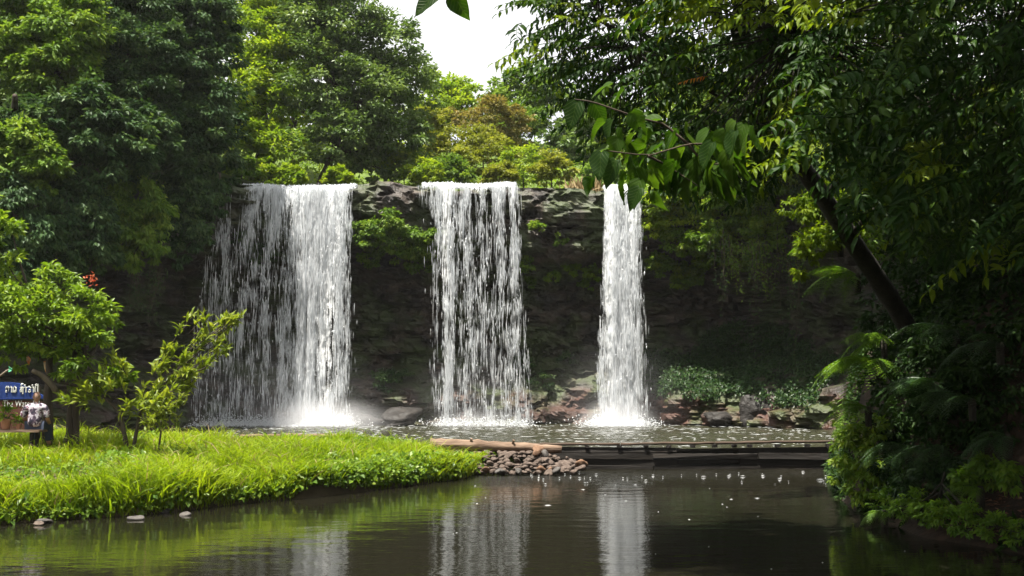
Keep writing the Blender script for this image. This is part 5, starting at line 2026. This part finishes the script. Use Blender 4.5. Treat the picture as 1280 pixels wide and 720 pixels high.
# the upper storey of the same crown, out of the picture, added to shade the lower one
A = Acc()
lobs = []
for k in range(26):
    lx, ly, lz = R_.uniform(5.0, 14), R_.uniform(11, 25), R_.uniform(9.6, 12.5)
    lobs.append((lx, ly, lz + (ly - 12) * .30, R_.uniform(1.3, 2.0), .8))
foliage(A, lobs, 700, 42, .34, droop=.5)
V = np.concatenate(A.V)
fcs = np.concatenate(A.Fc)
cen = V[fcs].mean(1)
ok = np.ones(len(fcs), bool)
for g0, gr in SUN_GAPS:
    v = cen - g0
    al = v @ SV
    ok &= np.linalg.norm(v - al[:, None] * SV, axis=1) > gr * 1.1
A.Fc = [fcs[ok]]
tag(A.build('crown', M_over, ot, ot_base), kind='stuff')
B = Acc()
for l in lobs:
    V, fc = tube(bez(tq[R_.integers(30, 39)], l[:3], 7, (0, 0, .3), .05), np.linspace(.07, .02, 7), 5)
    B.add(V, fc)
tag(B.build('upper_limbs', M_bark_moss, ot, ot_base), kind='stuff')
# one withered orange spray
o = obj('leaf_spray', SPM[2].copy(), None, ot, tuple(np.array(P(885, 95, 12.2)) - ot_base), (0, .2, 1.3))
o.data.materials.clear()
o.data.materials.append(leaf_mat('leaf_withered', (.45, .12, .02), (.60, .22, .03), (.55, .35, .05), .4, .5, (1.1, 1, .6)))
o.scale = (.42, .42, .42)
tag(o, 'withered orange leaves')
# twigs that carry the sprays
B = Acc()
for k in range(0, len(rows), 3):
    p = rows[k][0]
    j = np.argmin(((segs - p) ** 2).sum(1))
    if np.linalg.norm(segs[j] - p) < 3.0:
        V, fc = tube(bez(segs[j], p, 5, (0, 0, .08), .03), np.linspace(.014, .005, 5), 4)
        B.add(V, fc)
tag(B.build('twigs', M_bark_moss, ot, ot_base), kind='stuff')
# dead slanting branch in the dark
rt = thing('dead_branch', 'pale dead branch slanting out of the dark thicket at the right edge', 'branch', tuple(P(1285, 296, 17.5)))
ro = np.array(rt.location)
A = Acc()
V, fc = tube(bez(P(1300, 288, 17.5), P(1218, 334, 17.8), 9, (0, 0, .05), .015), np.linspace(.028, .012, 9), 6)
A.add(V, fc)
A.build('stem', M_bark_pale, rt, ro)

# ------------------------------------------------------------------ big-leaved branch in front
def heart_mesh(name, seed, curl=.12, holes=False):
    r = np.random.default_rng(seed)
    ys = np.array([-.06, .02, .12, .26, .42, .58, .74, .88, 1.0])
    ws = np.array([.10, .25, .33, .36, .33, .26, .17, .08, .0])
    V, Fq = [], []
    for i, (y, w_) in enumerate(zip(ys, ws)):
        for j in range(5):
            u = (j - 2) / 2
            yy = y + (.07 * (1 - abs(u)) if i == 0 else 0)
            z = -curl * y * y * 1.6 + .30 * abs(u) * w_ + r.normal(0, .008) + .03 * math.sin(y * 9 + u * 2 + seed)
            V.append((u * w_ * (1 + r.normal(0, .03)), yy, z))
    for i in range(len(ys) - 1):
        for j in range(4):
            if holes and r.random() < .16 and 2 < i:
                continue
            Fq.append((i * 5 + j, i * 5 + j + 1, i * 5 + j + 6, i * 5 + j + 5))
    me = mesh_from(name, np.array(V), [np.array(Fq)], np.full(len(V), r.uniform(.2, .9)), True)
    me.materials.append(M_heart)
    return me


HM = [heart_mesh('leaf', s, .06 + .09 * (s % 4), s in (4,)) for s in range(7)]


def big_branch(label, stems, lv, name='leafy_branch'):
    p0 = np.array(P(*stems[0][0]))
    root = thing(name, label, 'branch', tuple(p0), 'big-leaved branches hanging into view')
    for s_ in stems:
        q = np.array([P(*p)[:] for p in s_])
        t = np.linspace(0, 1, len(q))
        tt = np.linspace(0, 1, 12)
        qq = np.stack([np.interp(tt, t, q[:, k]) for k in range(3)], -1) - p0
        A = Acc()
        V, fc = tube(qq, np.linspace(.012, .004, 12), 6)
        A.add(V, fc)
        A.build('stem', M_twig, root, smooth=True)
    for k, (px, py, Y, lpx, ang, yaw, tip) in enumerate(lv):
        # ang: direction of the tip in the picture plane (0 right, 90 up); yaw: turn about the leaf's own axis
        L = lpx * 1.1 / F * Y
        a = rad(ang)
        d = Vector((math.cos(a), tip, math.sin(a))).normalized()
        n0 = Vector((0, -1, 0)) - d * (-d.y)
        n0.normalize()
        n1 = Matrix.Rotation(rad(yaw), 3, d) @ n0
        x = d.cross(n1).normalized()
        M = Matrix((x, d, n1)).transposed().to_4x4()
        M.translation = P(px, py, Y) - Vector(p0)
        o = bpy.data.objects.new('leaf', HM[k % 7])
        C.objects.link(o)
        o.parent = root
        o.matrix_local = M @ Matrix.Scale(L, 4)
    return root


lv = [(722, 127, 8.2, 36, 252, 25, .1), (742, 128, 8.3, 30, 300, 20, .2), (765, 150, 8.2, 30, 245, 60, .3), (755, 152, 8.0, 28, 215, 110, .2), (790, 140, 8.2, 32, 300, 30, .1), (772, 172, 8.1, 30, 250, 20, .2), (760, 185, 8.0, 26, 190, 60, .2),
      (752, 190, 7.9, 36, 262, 35, -.1), (770, 200, 8.1, 36, 245, 30, .1), (790, 195, 8.2, 34, 275, 80, .2), (800, 210, 8.2, 36, 255, 20, .2), (782, 215, 8.0, 38, 262, 110, .1), (800, 225, 8.0, 34, 250, 40, .0), (812, 212, 8.3, 32, 300, 30, .2),
      (832, 205, 8.4, 32, 280, 100, .1), (845, 215, 8.4, 34, 260, 60, .2), (830, 180, 8.4, 36, 200, 70, .2), (815, 165, 8.5, 38, 230, 110, .1), (845, 165, 8.5, 40, 250, 90, .2), (870, 200, 8.6, 36, 265, 60, .1), (860, 225, 8.5, 30, 255, 50, .1),
      (858, 212, 8.5, 26, 235, 50, .1), (872, 235, 8.5, 30, 262, 110, .0), (890, 215, 8.7, 36, 280, 60, .1), (905, 210, 8.7, 46, 275, 30, .1), (915, 205, 8.8, 46, 255, 100, .1), (925, 190, 8.9, 44, 285, 80, .2), (880, 180, 8.6, 44, 250, 90, .2),
      (850, 235, 8.5, 20, 240, 60, .1), (800, 235, 7.9, 30, 240, 30, .1), (905, 170, 8.8, 44, 300, 70, .2), (825, 150, 8.5, 36, 170, 60, .2), (780, 110, 8.4, 36, 240, 90, .3), (765, 105, 8.4, 28, 200, 70, .2), (855, 185, 8.5, 40, 230, 120, .2), (940, 225, 8.9, 40, 260, 100, .1),
      (745, 215, 8.0, 24, 255, 80, .1), (738, 222, 8.0, 22, 250, 150, .2), (818, 240, 8.1, 26, 285, 60, .0), (776, 160, 8.15, 30, 280, 120, .1), (806, 180, 8.3, 36, 215, 130, .1), (792, 168, 8.3, 34, 250, 110, .1), (836, 222, 8.4, 30, 240, 110, .1)]
lv += [(R_.uniform(790, 945), R_.uniform(150, 215), R_.uniform(8.3, 9.0), R_.uniform(32, 44), R_.uniform(225, 290), R_.uniform(40, 130), R_.uniform(0, .3)) for _ in range(34)]
big_branch('branch with large heart shaped leaves, some lit through, before the narrow falls',
           [[(905, 178, 8.8), (885, 180, 8.6), (860, 180, 8.5), (810, 195, 8.2), (755, 188, 8.0)], [(860, 180, 8.5), (830, 155, 8.5), (800, 148, 8.3), (740, 127, 8.2), (718, 124, 8.2)], [(860, 180, 8.5), (880, 205, 8.6), (920, 205, 8.8)], [(810, 195, 8.2), (830, 205, 8.4), (872, 232, 8.5)]], lv)
big_branch('two large green leaves hanging from the top edge against the sky',
           [[(560, -40, 7), (565, -18, 7), (548, -8, 7)], [(565, -18, 7), (572, -6, 7)]],
           [(546, -8, 7, 38, 222, 30, .1), (566, -8, 7, 36, 300, 20, .1), (560, -30, 7, 36, 150, 40, .1), (585, -36, 7, 36, 30, 40, .1)], 'leafy_branch')

nb_ = np.array((11.0, 5.0, 1.5))  # out-of-view tree added to keep light off the right side
nearlob = [(4.5, 7.5, 8.2, 2.2, 1.0), (8, 8, 8.6, 2.4, 1.2), (6, 3, 8.5, 2.6, 1.2), (10, 4, 9, 2.6, 1.3), (4.5, -1, 8, 2.0, 1.0), (8, -2, 8.6, 2.6, 1.2), (12, 8, 7, 2.6, 1.6), (13, 1, 7, 2.6, 1.6)]
nt_ = thing('added_shade_tree', 'unseen tree added beside the viewpoint to shade the right bank', 'tree', tuple(nb_))
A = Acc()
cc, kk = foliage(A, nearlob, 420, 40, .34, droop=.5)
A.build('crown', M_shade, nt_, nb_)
B = Acc()
wood(B, nb_, nearlob, .3, cc=cc, kk=kk, twigs=30)
B.build('trunk', M_bark, nt_, nb_, smooth=True)

# ------------------------------------------------------------------ spray mist round the falls
def mist_mat(name, dens):
    m, t, n, L, out = mat_new(name)
    tc = n.new('ShaderNodeTexCoord')
    ln = n.new('ShaderNodeVectorMath')
    ln.operation = 'LENGTH'
    L.new(tc.outputs['Object'], ln.inputs[0])
    mr = n.new('ShaderNodeMapRange')
    mr.interpolation_type = 'SMOOTHERSTEP'
    mr.inputs['From Min'].default_value = 1.0
    mr.inputs['From Max'].default_value = 0.0
    mr.inputs['To Max'].default_value = dens
    L.new(ln.outputs['Value'], mr.inputs['Value'])
    v = n.new('ShaderNodeVolumePrincipled')
    v.inputs['Color'].default_value = (.93, .93, .96, 1)
    v.inputs['Anisotropy'].default_value = .1
    L.new(mr.outputs[0], v.inputs['Density'])
    L.new(v.outputs[0], out.inputs['Volume'])
    return m


cy.volume_step_rate = 2.0
for px, py, Y, rx_, ry_, rz_, dn in ((330, 508, 50.8, 8, 3.6, 3.8, .028), (400, 528, 50.9, 4.2, 2.2, 1.5, .6), (590, 510, 50.8, 5.0, 3.4, 3.6, .014), (770, 508, 50.7, 4.5, 3.4, 4.4, .020), (770, 529, 50.9, 2.4, 1.8, 1.4, .6), (600, 530, 50.9, 3.0, 1.6, 1.0, .25)):
    p = P(px, py, Y)
    bm = bmesh.new()
    bmesh.ops.create_icosphere(bm, subdivisions=3, radius=1)
    me = bpy.data.meshes.new('mist')
    bm.to_mesh(me)
    bm.free()
    o = obj('mist', me, mist_mat('spray_mist', dn), None, (p.x, Y, p.z))
    o.scale = (rx_, ry_, rz_)
    tag(o, 'pale spray mist drifting at the foot of the falls', 'mist', kind='stuff')

# ------------------------------------------------------------------ humid air over the whole place
hz_m, t_, n_, L_, out_ = mat_new('humid_air')
vv = n_.new('ShaderNodeVolumePrincipled')
vv.inputs['Color'].default_value = (.95, .96, .98, 1)
vv.inputs['Density'].default_value = .00013
vv.inputs['Anisotropy'].default_value = .2
L_.new(vv.outputs[0], out_.inputs['Volume'])
A = Acc()
box(A, (0, 0, 23.0), (4100, 4100, 52.0), jit=0)
tag(A.build('haze', hz_m), 'thin humid haze filling the gorge', 'haze', kind='stuff')
